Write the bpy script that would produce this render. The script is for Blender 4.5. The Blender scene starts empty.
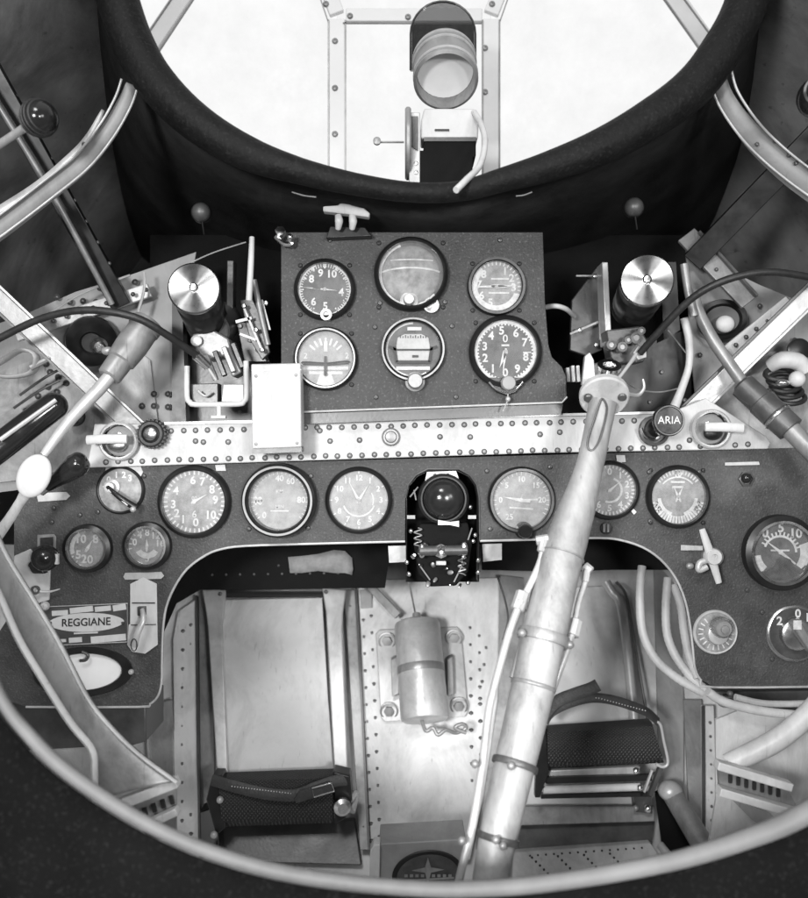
import bpy, bmesh, math, random
from mathutils import Vector, Matrix
random.seed(11)
S = bpy.context.scene
COL = S.collection
R = math.radians

# ------------------------------------------------------------------ camera, world, lamps
cam = bpy.data.cameras.new('camera')
cam.sensor_fit = 'HORIZONTAL'; cam.sensor_width = 36; cam.lens = 36 * 833.33 / 808
cam.clip_start = 0.02; cam.clip_end = 100
cam.dof.use_dof = True; cam.dof.focus_distance = 1.0; cam.dof.aperture_fstop = 5.6
camo = bpy.data.objects.new('camera', cam); COL.objects.link(camo)
camo.rotation_euler = (R(90), 0, 0)
S.camera = camo
w = bpy.data.worlds.new('World'); S.world = w; w.use_nodes = True
bg = w.node_tree.nodes['Background']
bg.inputs['Strength'].default_value = 1.0
# overcast brightness ahead and above, dimmer hangar behind and below
_n = w.node_tree.nodes; _l = w.node_tree.links.new
_tc = _n.new('ShaderNodeTexCoord'); _sx = _n.new('ShaderNodeSeparateXYZ'); _l(_tc.outputs['Generated'], _sx.inputs[0])
_a = _n.new('ShaderNodeMapRange'); _a.interpolation_type = 'SMOOTHSTEP'; _a.inputs['From Min'].default_value = -.25; _a.inputs['From Max'].default_value = .45
_a.inputs['To Min'].default_value = .16; _a.inputs['To Max'].default_value = 1.0; _l(_sx.outputs['Y'], _a.inputs['Value'])
_b = _n.new('ShaderNodeMapRange'); _b.interpolation_type = 'SMOOTHSTEP'; _b.inputs['From Min'].default_value = .3; _b.inputs['From Max'].default_value = .9
_b.inputs['To Min'].default_value = 0; _b.inputs['To Max'].default_value = .7; _l(_sx.outputs['Z'], _b.inputs['Value'])
_m = _n.new('ShaderNodeMath'); _m.operation = 'MAXIMUM'; _l(_a.outputs[0], _m.inputs[0]); _l(_b.outputs[0], _m.inputs[1])
_c = _n.new('ShaderNodeCombineColor'); [_l(_m.outputs[0], _c.inputs[i]) for i in range(3)]; _l(_c.outputs[0], bg.inputs['Color'])
S.view_settings.view_transform = 'Standard'; S.view_settings.look = 'None'
S.view_settings.exposure = 0.0; S.view_settings.gamma = 1.0

def area(name, loc, target, size, power):
    l = bpy.data.lights.new(name, 'AREA'); l.shape = 'RECTANGLE'; l.size = size[0]; l.size_y = size[1]; l.energy = power
    o = bpy.data.objects.new(name, l); COL.objects.link(o); o.location = loc
    o.rotation_euler = (Vector(target) - Vector(loc)).to_track_quat('-Z', 'Y').to_euler()
    return o
area('overhead_lamp', (-0.3, -0.75, 1.25), (0.05, 1.2, -0.30), (0.45, 0.3), 15)
area('side_lamp', (0.9, -0.5, 0.25), (0.0, 1.1, -0.2), (0.25, 0.25), 5)
area('front_fill', (-0.50, -0.7, 0.14), (0.05, 1.3, -0.72), (0.25, 0.2), 10.5).data.spread = R(95)  # fill added on the camera side to brighten the lower bay
area('right_front_fill', (0.46, -0.7, 0.06), (0.05, 1.3, -0.72), (0.2, 0.15), 5).data.spread = R(95)  # second added fill, lifting the lower bay from the right

# ------------------------------------------------------------------ placing helpers
K = 0.0012
def P(x, y, Y): return Vector(((x - 404) * K * Y, Y, (449 - y) * K * Y))
def L(n, Y=1.0): return n * K * Y
def FY(y): return 1.42 - 0.22 * (y - 560) / 320
def F(x, y, d=0.0): return P(x, y, FY(y) - d)

# ------------------------------------------------------------------ materials
MATS = {}
def mat(name, base, rough=.5, metal=0., var=.12, scale=35, bump=0., bscale=250, speck=0., aniso=0., coat=0., detail=6, spec=.5, wear=0., wscale=14, rub=0.):
    m = bpy.data.materials.new(name); m.use_nodes = True; MATS[name] = m
    nt = m.node_tree; N = nt.nodes; K_ = nt.links; b = N['Principled BSDF']
    b.inputs['Metallic'].default_value = metal; b.inputs['Specular IOR Level'].default_value = spec
    b.inputs['Coat Weight'].default_value = coat
    tc = N.new('ShaderNodeTexCoord')
    n = N.new('ShaderNodeTexNoise'); n.inputs['Scale'].default_value = scale; n.inputs['Detail'].default_value = detail; n.inputs['Roughness'].default_value = .65
    K_.new(tc.outputs['Object'], n.inputs['Vector'])
    r = N.new('ShaderNodeMapRange'); r.inputs['From Min'].default_value = .3; r.inputs['From Max'].default_value = .7
    r.inputs['To Min'].default_value = base * (1 - var); r.inputs['To Max'].default_value = base * (1 + var)
    K_.new(n.outputs['Fac'], r.inputs['Value'])
    out = r.outputs['Result']
    if speck:
        n2 = N.new('ShaderNodeTexNoise'); n2.inputs['Scale'].default_value = 330; n2.inputs['Detail'].default_value = 3
        K_.new(tc.outputs['Object'], n2.inputs['Vector'])
        r2 = N.new('ShaderNodeMapRange'); r2.inputs['From Min'].default_value = .56; r2.inputs['From Max'].default_value = .74
        r2.inputs['To Max'].default_value = speck
        K_.new(n2.outputs['Fac'], r2.inputs['Value'])
        ad = N.new('ShaderNodeMath'); ad.operation = 'ADD'; K_.new(out, ad.inputs[0]); K_.new(r2.outputs['Result'], ad.inputs[1]); out = ad.outputs[0]
    if wear:
        mpn = N.new('ShaderNodeMapping'); mpn.inputs['Scale'].default_value = (1, 1, .45); mpn.inputs['Rotation'].default_value = (.2, .5, 0)
        K_.new(tc.outputs['Object'], mpn.inputs['Vector'])
        na = N.new('ShaderNodeTexNoise'); na.inputs['Scale'].default_value = wscale; na.inputs['Detail'].default_value = 9; na.inputs['Roughness'].default_value = .72; na.inputs['Distortion'].default_value = .6
        K_.new(mpn.outputs[0], na.inputs['Vector'])
        ra = N.new('ShaderNodeMapRange'); ra.inputs['From Min'].default_value = .34; ra.inputs['From Max'].default_value = .56; ra.inputs['To Min'].default_value = 1 - wear
        K_.new(na.outputs['Fac'], ra.inputs['Value'])
        nb = N.new('ShaderNodeTexNoise'); nb.inputs['Scale'].default_value = wscale * 1.5; nb.inputs['Detail'].default_value = 3
        mb2 = N.new('ShaderNodeMapping'); mb2.inputs['Scale'].default_value = (14, 6, .8); mb2.inputs['Rotation'].default_value = (0, .7, 0)
        K_.new(tc.outputs['Object'], mb2.inputs['Vector']); K_.new(mb2.outputs[0], nb.inputs['Vector'])
        rb = N.new('ShaderNodeMapRange'); rb.inputs['From Min'].default_value = .66; rb.inputs['From Max'].default_value = .74; rb.inputs['To Min'].default_value = 1; rb.inputs['To Max'].default_value = 1 - wear * .8
        K_.new(nb.outputs['Fac'], rb.inputs['Value'])
        m1 = N.new('ShaderNodeMath'); m1.operation = 'MULTIPLY'; K_.new(ra.outputs[0], m1.inputs[0]); K_.new(rb.outputs[0], m1.inputs[1])
        m2 = N.new('ShaderNodeMath'); m2.operation = 'MULTIPLY'; K_.new(out, m2.inputs[0]); K_.new(m1.outputs[0], m2.inputs[1]); out = m2.outputs[0]
    if rub:
        nc = N.new('ShaderNodeTexNoise'); nc.inputs['Scale'].default_value = 8; nc.inputs['Detail'].default_value = 10; nc.inputs['Roughness'].default_value = .75
        K_.new(tc.outputs['Object'], nc.inputs['Vector'])
        rc = N.new('ShaderNodeMapRange'); rc.inputs['From Min'].default_value = .52; rc.inputs['From Max'].default_value = .72; rc.inputs['To Max'].default_value = rub
        K_.new(nc.outputs['Fac'], rc.inputs['Value'])
        m3 = N.new('ShaderNodeMath'); m3.operation = 'ADD'; K_.new(out, m3.inputs[0]); K_.new(rc.outputs[0], m3.inputs[1]); out = m3.outputs[0]
    cb = N.new('ShaderNodeCombineColor'); 
    for i in range(3): K_.new(out, cb.inputs[i])
    K_.new(cb.outputs[0], b.inputs['Base Color'])
    rr = N.new('ShaderNodeMapRange'); rr.inputs['From Min'].default_value = .3; rr.inputs['From Max'].default_value = .7
    rr.inputs['To Min'].default_value = max(rough - .08, .03); rr.inputs['To Max'].default_value = min(rough + .08, 1)
    K_.new(n.outputs['Fac'], rr.inputs['Value']); K_.new(rr.outputs['Result'], b.inputs['Roughness'])
    if bump:
        n3 = N.new('ShaderNodeTexNoise'); n3.inputs['Scale'].default_value = bscale; n3.inputs['Detail'].default_value = 4
        K_.new(tc.outputs['Object'], n3.inputs['Vector'])
        bp = N.new('ShaderNodeBump'); bp.inputs['Strength'].default_value = bump; bp.inputs['Distance'].default_value = .002
        K_.new(n3.outputs['Fac'], bp.inputs['Height']); K_.new(bp.outputs['Normal'], b.inputs['Normal'])
    if aniso:
        b.inputs['Anisotropic'].default_value = aniso
        tg = N.new('ShaderNodeTangent'); tg.direction_type = 'RADIAL'; tg.axis = 'Y'
        K_.new(tg.outputs[0], b.inputs['Tangent'])
    return m
mat('panel_paint', .058, .6, 0, .35, 22, .6, 420, speck=.06, spec=.4, rub=.05)
mat('upper_panel_paint', .056, .58, 0, .35, 25, .6, 420, speck=.08, spec=.4, rub=.05)
mat('black_paint', .014, .35, 0, .3, 40)
mat('black_matt', .008, .8, 0, .4, 25, .3, spec=.12)
mat('deck_black', .02, .8, 0, .6, 12, .3, spec=.15)
mat('hoop_leather', .007, .62, 0, .4, 30, .8, 120, spec=.2, speck=.012)
mat('skin_grey', .32, .6, 0, .3, 9, .2, 80, wear=.5, wscale=6)
mat('pale_paint', .56, .5, 0, .10, 18, .2, 150, wear=.30, wscale=16)
mat('worn_sheet', .42, .55, 0, .25, 14, .3, 90, wear=.65, wscale=9)
mat('pale_metal', .56, .38, .25, .12, 22, .15, 120, wear=.3, wscale=18)
mat('mid_metal', .34, .42, .35, .2, 20, .15, 120, wear=.4, wscale=18)
mat('column_alloy', .42, .52, .2, .16, 16, .2, 90, wear=.42, wscale=18)
mat('grey_paint', .32, .5, 0, .15, 14, .2, 100, wear=.28, wscale=10)
mat('pedal_plate', .6, .5, 0, .1, 10, .2, 100, wear=.32, wscale=10)
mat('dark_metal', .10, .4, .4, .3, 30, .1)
mat('bright_metal', .85, .22, 1, .08, 40)
mat('steel', .6, .3, 1, .12, 40, .05)
mat('disc_metal', .38, .3, 1, .08, 60, aniso=.95)
mat('centre_paint', .74, .5, 0, .08, 18, .2, 120, wear=.34, wscale=10)  # brightened base stands in for light in the deep bay
mat('frame_white', .88, .5, 0, .04, 40)
mat('white_plate', .62, .5, 0, .06, 40, .1, 120, wear=.16, wscale=30)
mat('dial_dark', .075, .5, 0, .35, 60, spec=.2)
mat('dial_mid', .30, .5, 0, .5, 80, spec=.2)  # grey face tone includes the flash haze over the dials
mat('dial_pale', .38, .5, 0, .3, 90, spec=.2)  # paler face tone also paints in glare over the dials
mat('dial_white', .45, .5, 0, .2, 70)
mat('mark_white', .68, .5, 0, .3, 140)
mat('mark_black', .02, .5, 0, .1, 90)
mat('rubber', .02, .5, 0, .3, 60, .2)
mat('leather', .045, .55, 0, .35, 40, .5, 300)
mat('bulkhead_black', .004, .85, 0, .4, 14, .3, 120, speck=.008, spec=.06)
mat('rim_grey', .13, .55, 0, .3, 10, .3, 60, spec=.3)
mat('floor_metal', .7, .5, .1, .14, 7, .15, 60, wear=.35, wscale=7)  # base raised in place of light reaching the deep floor
mat('bakelite', .018, .16, 0, .2, 60)
mat('rivet_metal', .16, .45, .5, .3, 60)
mat('canvas', .25, .8, 0, .3, 50, .4, 200)

# pedal tread: woven look
m = mat('tread', .05, .7, 0, .3, 60)
nt = m.node_tree; N = nt.nodes
tc = N.new('ShaderNodeTexCoord'); 
v1 = N.new('ShaderNodeTexWave'); v1.inputs['Scale'].default_value = 120; v1.bands_direction = 'DIAGONAL'; v1.inputs['Distortion'].default_value = 1.2
mp = N.new('ShaderNodeMapping'); mp.inputs['Rotation'].default_value = (0, R(90), 0)
v2 = N.new('ShaderNodeTexWave'); v2.inputs['Scale'].default_value = 120; v2.bands_direction = 'DIAGONAL'; v2.inputs['Distortion'].default_value = 1.2
nt.links.new(tc.outputs['Object'], v1.inputs['Vector']); nt.links.new(tc.outputs['Object'], mp.inputs['Vector']); nt.links.new(mp.outputs[0], v2.inputs['Vector'])
mx = N.new('ShaderNodeMath'); mx.operation = 'MULTIPLY'; nt.links.new(v1.outputs['Fac'], mx.inputs[0]); nt.links.new(v2.outputs['Fac'], mx.inputs[1])
bp = N.new('ShaderNodeBump'); bp.inputs['Strength'].default_value = 1; bp.inputs['Distance'].default_value = .003
nt.links.new(mx.outputs[0], bp.inputs['Height']); nt.links.new(bp.outputs['Normal'], N['Principled BSDF'].inputs['Normal'])
mr = N.new('ShaderNodeMapRange'); mr.inputs['To Min'].default_value = .02; mr.inputs['To Max'].default_value = .16
nt.links.new(mx.outputs[0], mr.inputs['Value']); cb = N.new('ShaderNodeCombineColor')
for i in range(3): nt.links.new(mr.outputs[0], cb.inputs[i])
nt.links.new(cb.outputs[0], N['Principled BSDF'].inputs['Base Color'])

def glass(name, refl, tint=1.0, fres=1.35, rough=.03, dust=0., dscale=60, mott=0.):
    m = bpy.data.materials.new(name); m.use_nodes = True; MATS[name] = m
    nt = m.node_tree; N = nt.nodes; N.remove(N['Principled BSDF']); out = N['Material Output']
    t = N.new('ShaderNodeBsdfTransparent'); t.inputs[0].default_value = (tint, tint, tint, 1)
    g = N.new('ShaderNodeBsdfGlossy'); g.inputs['Roughness'].default_value = rough
    f = N.new('ShaderNodeFresnel'); f.inputs['IOR'].default_value = fres
    a = N.new('ShaderNodeMath'); a.operation = 'ADD'; a.inputs[1].default_value = refl; a.use_clamp = True
    x = N.new('ShaderNodeMixShader')
    L_ = nt.links.new; L_(f.outputs[0], a.inputs[0]); L_(a.outputs[0], x.inputs[0]); L_(t.outputs[0], x.inputs[1]); L_(g.outputs[0], x.inputs[2]); L_(x.outputs[0], out.inputs['Surface'])
    tc = N.new('ShaderNodeTexCoord'); nz = N.new('ShaderNodeTexNoise'); nz.inputs['Scale'].default_value = dscale; nz.inputs['Detail'].default_value = 10; nz.inputs['Roughness'].default_value = .75
    L_(tc.outputs['Object'], nz.inputs['Vector'])
    if dust:
        d = N.new('ShaderNodeBsdfDiffuse'); d.inputs[0].default_value = (.6, .6, .6, 1); y = N.new('ShaderNodeMixShader')
        q = N.new('ShaderNodeMapRange'); q.inputs['From Min'].default_value = .3; q.inputs['From Max'].default_value = .75; q.inputs['To Min'].default_value = dust * .3; q.inputs['To Max'].default_value = dust * 2
        L_(nz.outputs['Fac'], q.inputs['Value']); L_(q.outputs[0], y.inputs[0]); L_(x.outputs[0], y.inputs[1]); L_(d.outputs[0], y.inputs[2]); L_(y.outputs[0], out.inputs['Surface'])
    if mott:
        q = N.new('ShaderNodeMapRange'); q.inputs['From Min'].default_value = .35; q.inputs['From Max'].default_value = .65; q.inputs['To Min'].default_value = tint - mott; q.inputs['To Max'].default_value = tint
        cc = N.new('ShaderNodeCombineColor'); L_(nz.outputs['Fac'], q.inputs['Value']); [L_(q.outputs[0], cc.inputs[i]) for i in range(3)]; L_(cc.outputs[0], t.inputs[0])
glass('dial_glass', .015, dust=.085)
glass('screen_glass', .0, 1.0, 1.02, mott=.05, dscale=14)
glass('sight_glass', .10, .55)
glass('lens_glass', .08, .9)

# ------------------------------------------------------------------ mesh builder
GLYPH = {}
def glyph(s, bold=.02):
    k = (s, bold)
    if k in GLYPH: return GLYPH[k]
    c = bpy.data.curves.new('t', 'FONT'); c.body = s; c.size = 1; c.align_x = 'CENTER'; c.align_y = 'CENTER'; c.offset = bold
    c.resolution_u = 3
    o = bpy.data.objects.new('t', c); COL.objects.link(o)
    dg = bpy.context.evaluated_depsgraph_get(); ev = o.evaluated_get(dg); me = ev.to_mesh()
    r = ([v.co.copy() for v in me.vertices], [tuple(p.vertices) for p in me.polygons])
    ev.to_mesh_clear(); bpy.data.objects.remove(o); bpy.data.curves.remove(c)
    GLYPH[k] = r; return r

def frame(ax):
    ax = Vector(ax).normalized()
    h = Vector((0, 0, 1)) if abs(ax.z) < .9 else Vector((1, 0, 0))
    u = ax.cross(h).normalized(); v = u.cross(ax).normalized()
    return ax, u, v
def smooth_pts(pts, n=6, closed=False):
    pts = [Vector(p) for p in pts]
    if len(pts) < 3: return pts
    out = []; m = len(pts); rng = range(m if closed else m - 1)
    for i in rng:
        if closed: p0, p1, p2, p3 = pts[i - 1], pts[i], pts[(i + 1) % m], pts[(i + 2) % m]
        else: p0, p1, p2, p3 = pts[max(i - 1, 0)], pts[i], pts[i + 1], pts[min(i + 2, m - 1)]
        for k in range(n):
            t = k / n
            out.append(.5 * ((2 * p1) + (p2 - p0) * t + (2 * p0 - 5 * p1 + 4 * p2 - p3) * t * t + (3 * p1 - p0 - 3 * p2 + p3) * t ** 3))
    if not closed: out.append(pts[-1])
    return out

class MB:
    def __init__(s): s.bm = bmesh.new()
    def box(s, c, size, rot=None):
        M = Matrix.Translation(Vector(c)) @ (rot.to_4x4() if rot else Matrix()) @ Matrix.Diagonal((*size, 1))
        bmesh.ops.create_cube(s.bm, size=1, matrix=M); return s
    def bar(s, p0, p1, w, t, up=(0, 1, 0)):
        p0 = Vector(p0); p1 = Vector(p1); d = p1 - p0; a = d.normalized(); up = Vector(up)
        sd = a.cross(up).normalized(); n = sd.cross(a).normalized()
        M = Matrix((sd, a, n)).transposed()
        return s.box((p0 + p1) / 2, (w, d.length, t), M)
    def lathe(s, c, ax, prof, n=32, squash=1.0, closed=False):
        ax, u, v = frame(ax); c = Vector(c); rings = []
        for r, h in prof:
            rings.append([s.bm.verts.new(c + ax * h + (u * math.cos(2 * math.pi * k / n) + v * math.sin(2 * math.pi * k / n) * squash) * r) for k in range(n)] if r > 1e-6 else [s.bm.verts.new(c + ax * h)])
        prs = list(zip(rings[:-1], rings[1:]))
        if closed: prs.append((rings[-1], rings[0]))
        for A, B in prs:
            for k in range(n):
                k2 = (k + 1) % n
                if len(A) == 1 and len(B) == 1: continue
                if len(A) == 1: f = (A[0], B[k2], B[k])
                elif len(B) == 1: f = (A[k], A[k2], B[0])
                else: f = (A[k], A[k2], B[k2], B[k])
                s.bm.faces.new(f)
        return s
    def cyl(s, p0, p1, r0, r1=None, n=20, bev=.0):
        p0 = Vector(p0); p1 = Vector(p1); r1 = r0 if r1 is None else r1; h = (p1 - p0).length
        if bev: pr = [(0, 0), (r0 - bev, 0), (r0, bev), (r1, h - bev), (r1 - bev, h), (0, h)]
        else: pr = [(0, 0), (r0, 0), (r1, h), (0, h)]
        return s.lathe(p0, p1 - p0, pr, n)
    def sphere(s, c, r, sc=(1, 1, 1), rot=None, n=20):
        M = Matrix.Translation(Vector(c)) @ (rot.to_4x4() if rot else Matrix()) @ Matrix.Diagonal((r * sc[0], r * sc[1], r * sc[2], 1))
        bmesh.ops.create_uvsphere(s.bm, u_segments=n, v_segments=n // 2 + 2, radius=1, matrix=M); return s
    def tube(s, pts, r, n=10, sm=6, closed=False, flat=None):
        raw = [Vector(p) for p in pts]; m = len(raw)
        rr = [r] * m if not isinstance(r, (list, tuple)) else list(r)
        P_ = smooth_pts(raw, sm, closed) if sm > 1 else raw
        q = len(P_)
        def rad(i):
            t = i / (q - (0 if closed else 1)) * (m if closed else m - 1); a = int(t); f = t - a
            return rr[a % m] * (1 - f) + rr[(a + 1) % m if closed else min(a + 1, m - 1)] * f
        rings = []; u = None
        for i, p in enumerate(P_):
            t = ((P_[(i + 1) % q] - P_[i - 1]) if closed else (P_[min(i + 1, q - 1)] - P_[max(i - 1, 0)])).normalized()
            if u is None: _, u, v = frame(t)
            u = (u - t * u.dot(t)).normalized(); v = t.cross(u)
            ra = rad(i)
            if flat:      # flat = (width factor axis vector, ratio)
                fx = Vector(flat[0]); fx = (fx - t * fx.dot(t)).normalized(); fy = t.cross(fx)
                rings.append([s.bm.verts.new(p + fx * math.cos(2 * math.pi * k / n) * ra * flat[1] + fy * math.sin(2 * math.pi * k / n) * ra) for k in range(n)])
            else:
                rings.append([s.bm.verts.new(p + (u * math.cos(2 * math.pi * k / n) + v * math.sin(2 * math.pi * k / n)) * ra) for k in range(n)])
        for i in range(q if closed else q - 1):
            A, B = rings[i], rings[(i + 1) % q]
            for k in range(n): s.bm.faces.new((A[k], A[(k + 1) % n], B[(k + 1) % n], B[k]))
        if not closed:
            s.bm.faces.new(rings[0][::-1]); s.bm.faces.new(rings[-1])
        return s
    def prism(s, poly, off):
        off = Vector(off); A = [s.bm.verts.new(Vector(p)) for p in poly]; B = [s.bm.verts.new(Vector(p) + off) for p in poly]
        s.bm.faces.new(A); s.bm.faces.new(B[::-1]); n = len(A)
        for i in range(n): s.bm.faces.new((A[i], B[i], B[(i + 1) % n], A[(i + 1) % n]))
        return s
    def loft(s, rows, closed=False):
        V = [[s.bm.verts.new(Vector(p)) for p in r] for r in rows]
        for a, b in zip(V[:-1], V[1:]):
            n = len(a)
            for i in range(n if closed else n - 1): s.bm.faces.new((a[i], a[(i + 1) % n], b[(i + 1) % n], b[i]))
        return s
    def text(s, t, c, h, ax=(1, 0, 0), up=(0, 0, 1), bold=.02, sx=1.0):
        vs, fs = glyph(t, bold); ax = Vector(ax); up = Vector(up); c = Vector(c); k = h / .7
        V = [s.bm.verts.new(c + ax * v.x * k * sx + up * v.y * k) for v in vs]
        for f in fs:
            try: s.bm.faces.new([V[i] for i in f])
            except ValueError: pass
        return s
    def build(s, name, m, parent=None, bevel=0, solid=0, norm=True, sharp=38):
        bm = s.bm
        if norm: bmesh.ops.recalc_face_normals(bm, faces=bm.faces)
        for e in bm.edges:
            if len(e.link_faces) == 2: e.smooth = e.calc_face_angle(0) < R(sharp)
        for f in bm.faces: f.smooth = True
        org = Vector(parent['_o']) if parent is not None else Vector((0, 0, 0))
        if parent is None:
            xs = [v.co for v in bm.verts]
            org = sum(xs, Vector()) / len(xs); org.z = min(v.z for v in xs)
        bmesh.ops.translate(bm, verts=bm.verts, vec=-org)
        me = bpy.data.meshes.new(name); bm.to_mesh(me); bm.free(); me.materials.append(MATS[m])
        o = bpy.data.objects.new(name, me); COL.objects.link(o); o['_o'] = org
        if parent is not None: o.parent = parent
        else: o.location = org
        if solid:
            md = o.modifiers.new('s', 'SOLIDIFY'); md.thickness = solid; md.offset = 0
        if bevel:
            md = o.modifiers.new('b', 'BEVEL'); md.width = bevel; md.segments = 2; md.limit_method = 'ANGLE'; md.angle_limit = R(40)
        return o
def tag(o, label=None, cat=None, group=None, kind=None):
    if label: o['label'] = label
    if cat: o['category'] = cat
    if group: o['group'] = group
    if kind: o['kind'] = kind
    return o
def thing(name, label, cat, loc, group=None):
    o = bpy.data.objects.new(name, None); COL.objects.link(o); o.empty_display_size = .02
    o.location = loc; o['_o'] = Vector(loc); return tag(o, label, cat, group)
def struct(o): o['kind'] = 'structure'; return o
def pp(pts, Y): return [P(x, y, Y) for x, y in pts]
def ff(pts, d=0): return [F(x, y, d) for x, y in pts]
def along(pts, step):
    """points every `step` pixels along a polyline of photo coordinates"""
    out = []; carry = step / 2
    for (x0, y0), (x1, y1) in zip(pts[:-1], pts[1:]):
        l = math.hypot(x1 - x0, y1 - y0); t = carry
        while t < l: out.append((x0 + (x1 - x0) * t / l, y0 + (y1 - y0) * t / l)); t += step
        carry = t - l
    return out
def rivets(pts, parent, mname='rivet_metal', r=.0021, name='rivets', nrm=(0, -1, 0)):
    if len(pts) <= 14:
        for p in pts: MB().lathe(p, nrm, [(r * 1.25, -.0005), (r * 1.1, r * .25), (r * .75, r * .7), (0, r * .9)], 10).build('rivet', mname, parent)
        return
    b = MB()
    for p in pts:
        b.lathe(p, nrm, [(r * 1.25, -.0005), (r * 1.1, r * .25), (r * .75, r * .7), (0, r * .9)], 10)
    if r >= .0023:
        q = MB()
        for p in pts: q.lathe(p, nrm, [(r * 1.1, .0001), (r * 1.2, .0004), (r * 1.42, .0004), (r * 1.5, .0001)], 12)
        q.build('rivet_rims', 'rubber', parent)
    return b.build(name, mname, parent, norm=True)
def screw(c, r, parent, m='dark_metal', name='mounting_screw', ang=.6):
    b = MB(); b.lathe(c, (0, -1, 0), [(r * 1.1, -.001), (r * 1.1, r * .3), (r * .8, r * .75), (r * .25, r * .9), (r * .2, r * .55), (0, r * .55)], 14)
    return b.build(name, m, parent)

# ================================================================== SETTING
# fuselage shell: a barrel open at the top for windscreen and canopy
b = MB(); rows = []
for Y in (.56, .75, .95, 1.2, 1.45, 1.7):
    rad = lambda a: .66 + .40 * min(max(-math.sin(a) * 1.6 + .1, 0), 1)
    rows.append([(rad(a) * math.cos(a), Y, rad(a) * math.sin(a)) for a in [R(122.5 + i * (289 / 60)) for i in range(61)]])
b.loft(rows); struct(b.build('fuselage_skin', 'skin_grey', solid=.004))
# floor sheet, climbing away from the pilot
b = MB(); b.loft([ff([(x, y) for x in range(0, 841, 40)], 0) for y in (545, 620, 700, 780, 860, 920)]); struct(b.build('floor', 'floor_metal', solid=.004))
# hoop and deck
HC = [(88, -130), (102, -60), (118, 0), (134, 45), (158, 85), (197, 123), (247, 153), (300, 171), (355, 184), (410, 192), (460, 191), (505, 179), (550, 166), (602, 146), (652, 118), (692, 88), (720, 52), (744, 8), (762, -60), (772, -130)]
HR = [21, 21, 21, 21, 20.5, 19, 17, 13, 11, 10, 10, 12, 15, 18, 20, 21, 21, 21, 21, 21]
hp = pp(HC, .86)
b = MB(); b.tube(hp, [L(v, .86) for v in HR], 18, 5)
tag(b.build('cockpit_hoop', 'hoop_leather'), 'thick dark padded hoop curving around the base of the windscreen', 'padded hoop')
sp = smooth_pts(hp, 3)
b = MB(); b.loft([[Vector((p.x * Y / .86, Y, p.z + dz)) for p in sp] for Y, dz in ((.868, .0), (1.05, .0), (1.3, -.003), (1.69, -.01))])
struct(b.build('forward_deck', 'deck_black', solid=.004))

b = MB(); b.prism([Vector((p.x * 1.69 / .86, 1.685, p.z - .01)) for p in sp] + [Vector((1.1, 1.685, .3)), Vector((1.0, 1.685, -.8)), Vector((0, 1.685, -1.1)), Vector((-1.0, 1.685, -.8)), Vector((-1.1, 1.685, .3))], (0, .01, 0)); struct(b.build('firewall', 'deck_black'))
# foreground bulkhead with its rounded rim
RIM = [(-55, 480), (-40, 560), (-22, 640), (2, 700), (28, 734), (60, 766), (110, 802), (165, 833), (225, 857), (300, 876), (404, 888), (480, 889), (560, 882), (668, 863), (745, 840), (800, 817), (850, 780), (890, 700), (905, 600), (905, 480)]
rp = pp(RIM, .60)
t = thing('bulkhead', 'dark bulkhead with a pale rounded rim sweeping under the whole cockpit', 'bulkhead', P(404, 905, .6))
b = MB(); b.tube(rp, [L(v, .6) for v in (6, 6, 6, 6, 6.5, 7, 7, 7, 7, 7.5, 7.5, 8, 8.5, 9, 10, 11, 11, 11, 11, 11)], 12, 5); b.build('rim', 'rim_grey', t)
sp = smooth_pts(rp, 4)
b = MB()
def outw(p, k, Y): return Vector((p.x * k, Y, p.z * k if p.z < 0 else p.z))
b.loft([[outw(p, 1.012, .594) for p in sp], [outw(p, 1.10, .589) for p in sp], [outw(p, 1.75, .585) for p in sp]]); b.build('plate', 'bulkhead_black', t, solid=.003)

# dark backing behind the instrument shelf
b = MB(); b.prism(pp([(150, 235), (690, 235), (700, 430), (150, 440)], 1.22), (0, .004, 0))
tag(b.build('bay_backing_plate', 'black_matt'), 'black backing plate in the recess behind the upper instrument panel', 'plate')

# ================================================================== WINDSCREEN
t = thing('windscreen', 'bright windscreen with pale riveted frame beyond the dark hoop', 'windscreen', P(410, 210, 1.25))
Yw = 1.25
def wmember(a, c, w, name='frame_member'):
    q = MB(); q.bar(P(*a, Yw), P(*c, Yw), L(w, Yw), .010); o = q.build(name, 'frame_white', t, bevel=.0015); return o
wmember((337, 250), (337, 20), 17); wmember((491, 250), (491, 20), 17)
wmember((337, 14), (313, -50), 15); wmember((491, 14), (516, -50), 15)
wmember((346, 16), (482, 16), 13, 'cross_member')
wmember((120, 90), (215, -50), 18); wmember((740, 90), (640, -50), 18)
for sx in (328.5, 345.5, 482.5, 499.5):
    q = MB(); q.bar(P(sx, 250, Yw - .006), P(sx, 20, Yw - .006), L(1.6, Yw), .003); q.build('edge_strip', 'mid_metal', t)
for (a, c) in (((328, 21), (304, -50)), ((500, 21), (525, -50)), ((343, 23), (482, 23)), ((112, 86), (205, -50)), ((130, 95), (226, -50)), ((748, 86), (648, -50)), ((731, 94), (630, -50))):
    q = MB(); q.bar(P(*a, Yw - .006), P(*c, Yw - .006), L(1.2, Yw), .003); q.build('edge_strip', 'grey_paint', t)
for p in ((335, 41), (335, 88), (335, 134), (485, 48), (485, 92), (485, 140), (350, 16), (408, 17), (326, 4), (492, 4), (340, -12)):
    screw(P(*p, Yw - .005), .0042, t, 'mid_metal', 'screw')
MB().prism([P(337, 250, 1.40), P(337, -60, 1.262), P(491, -60, 1.262), P(491, 250, 1.40)], (0, .006, 0)).build('front_pane', 'screen_glass', t)
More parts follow.
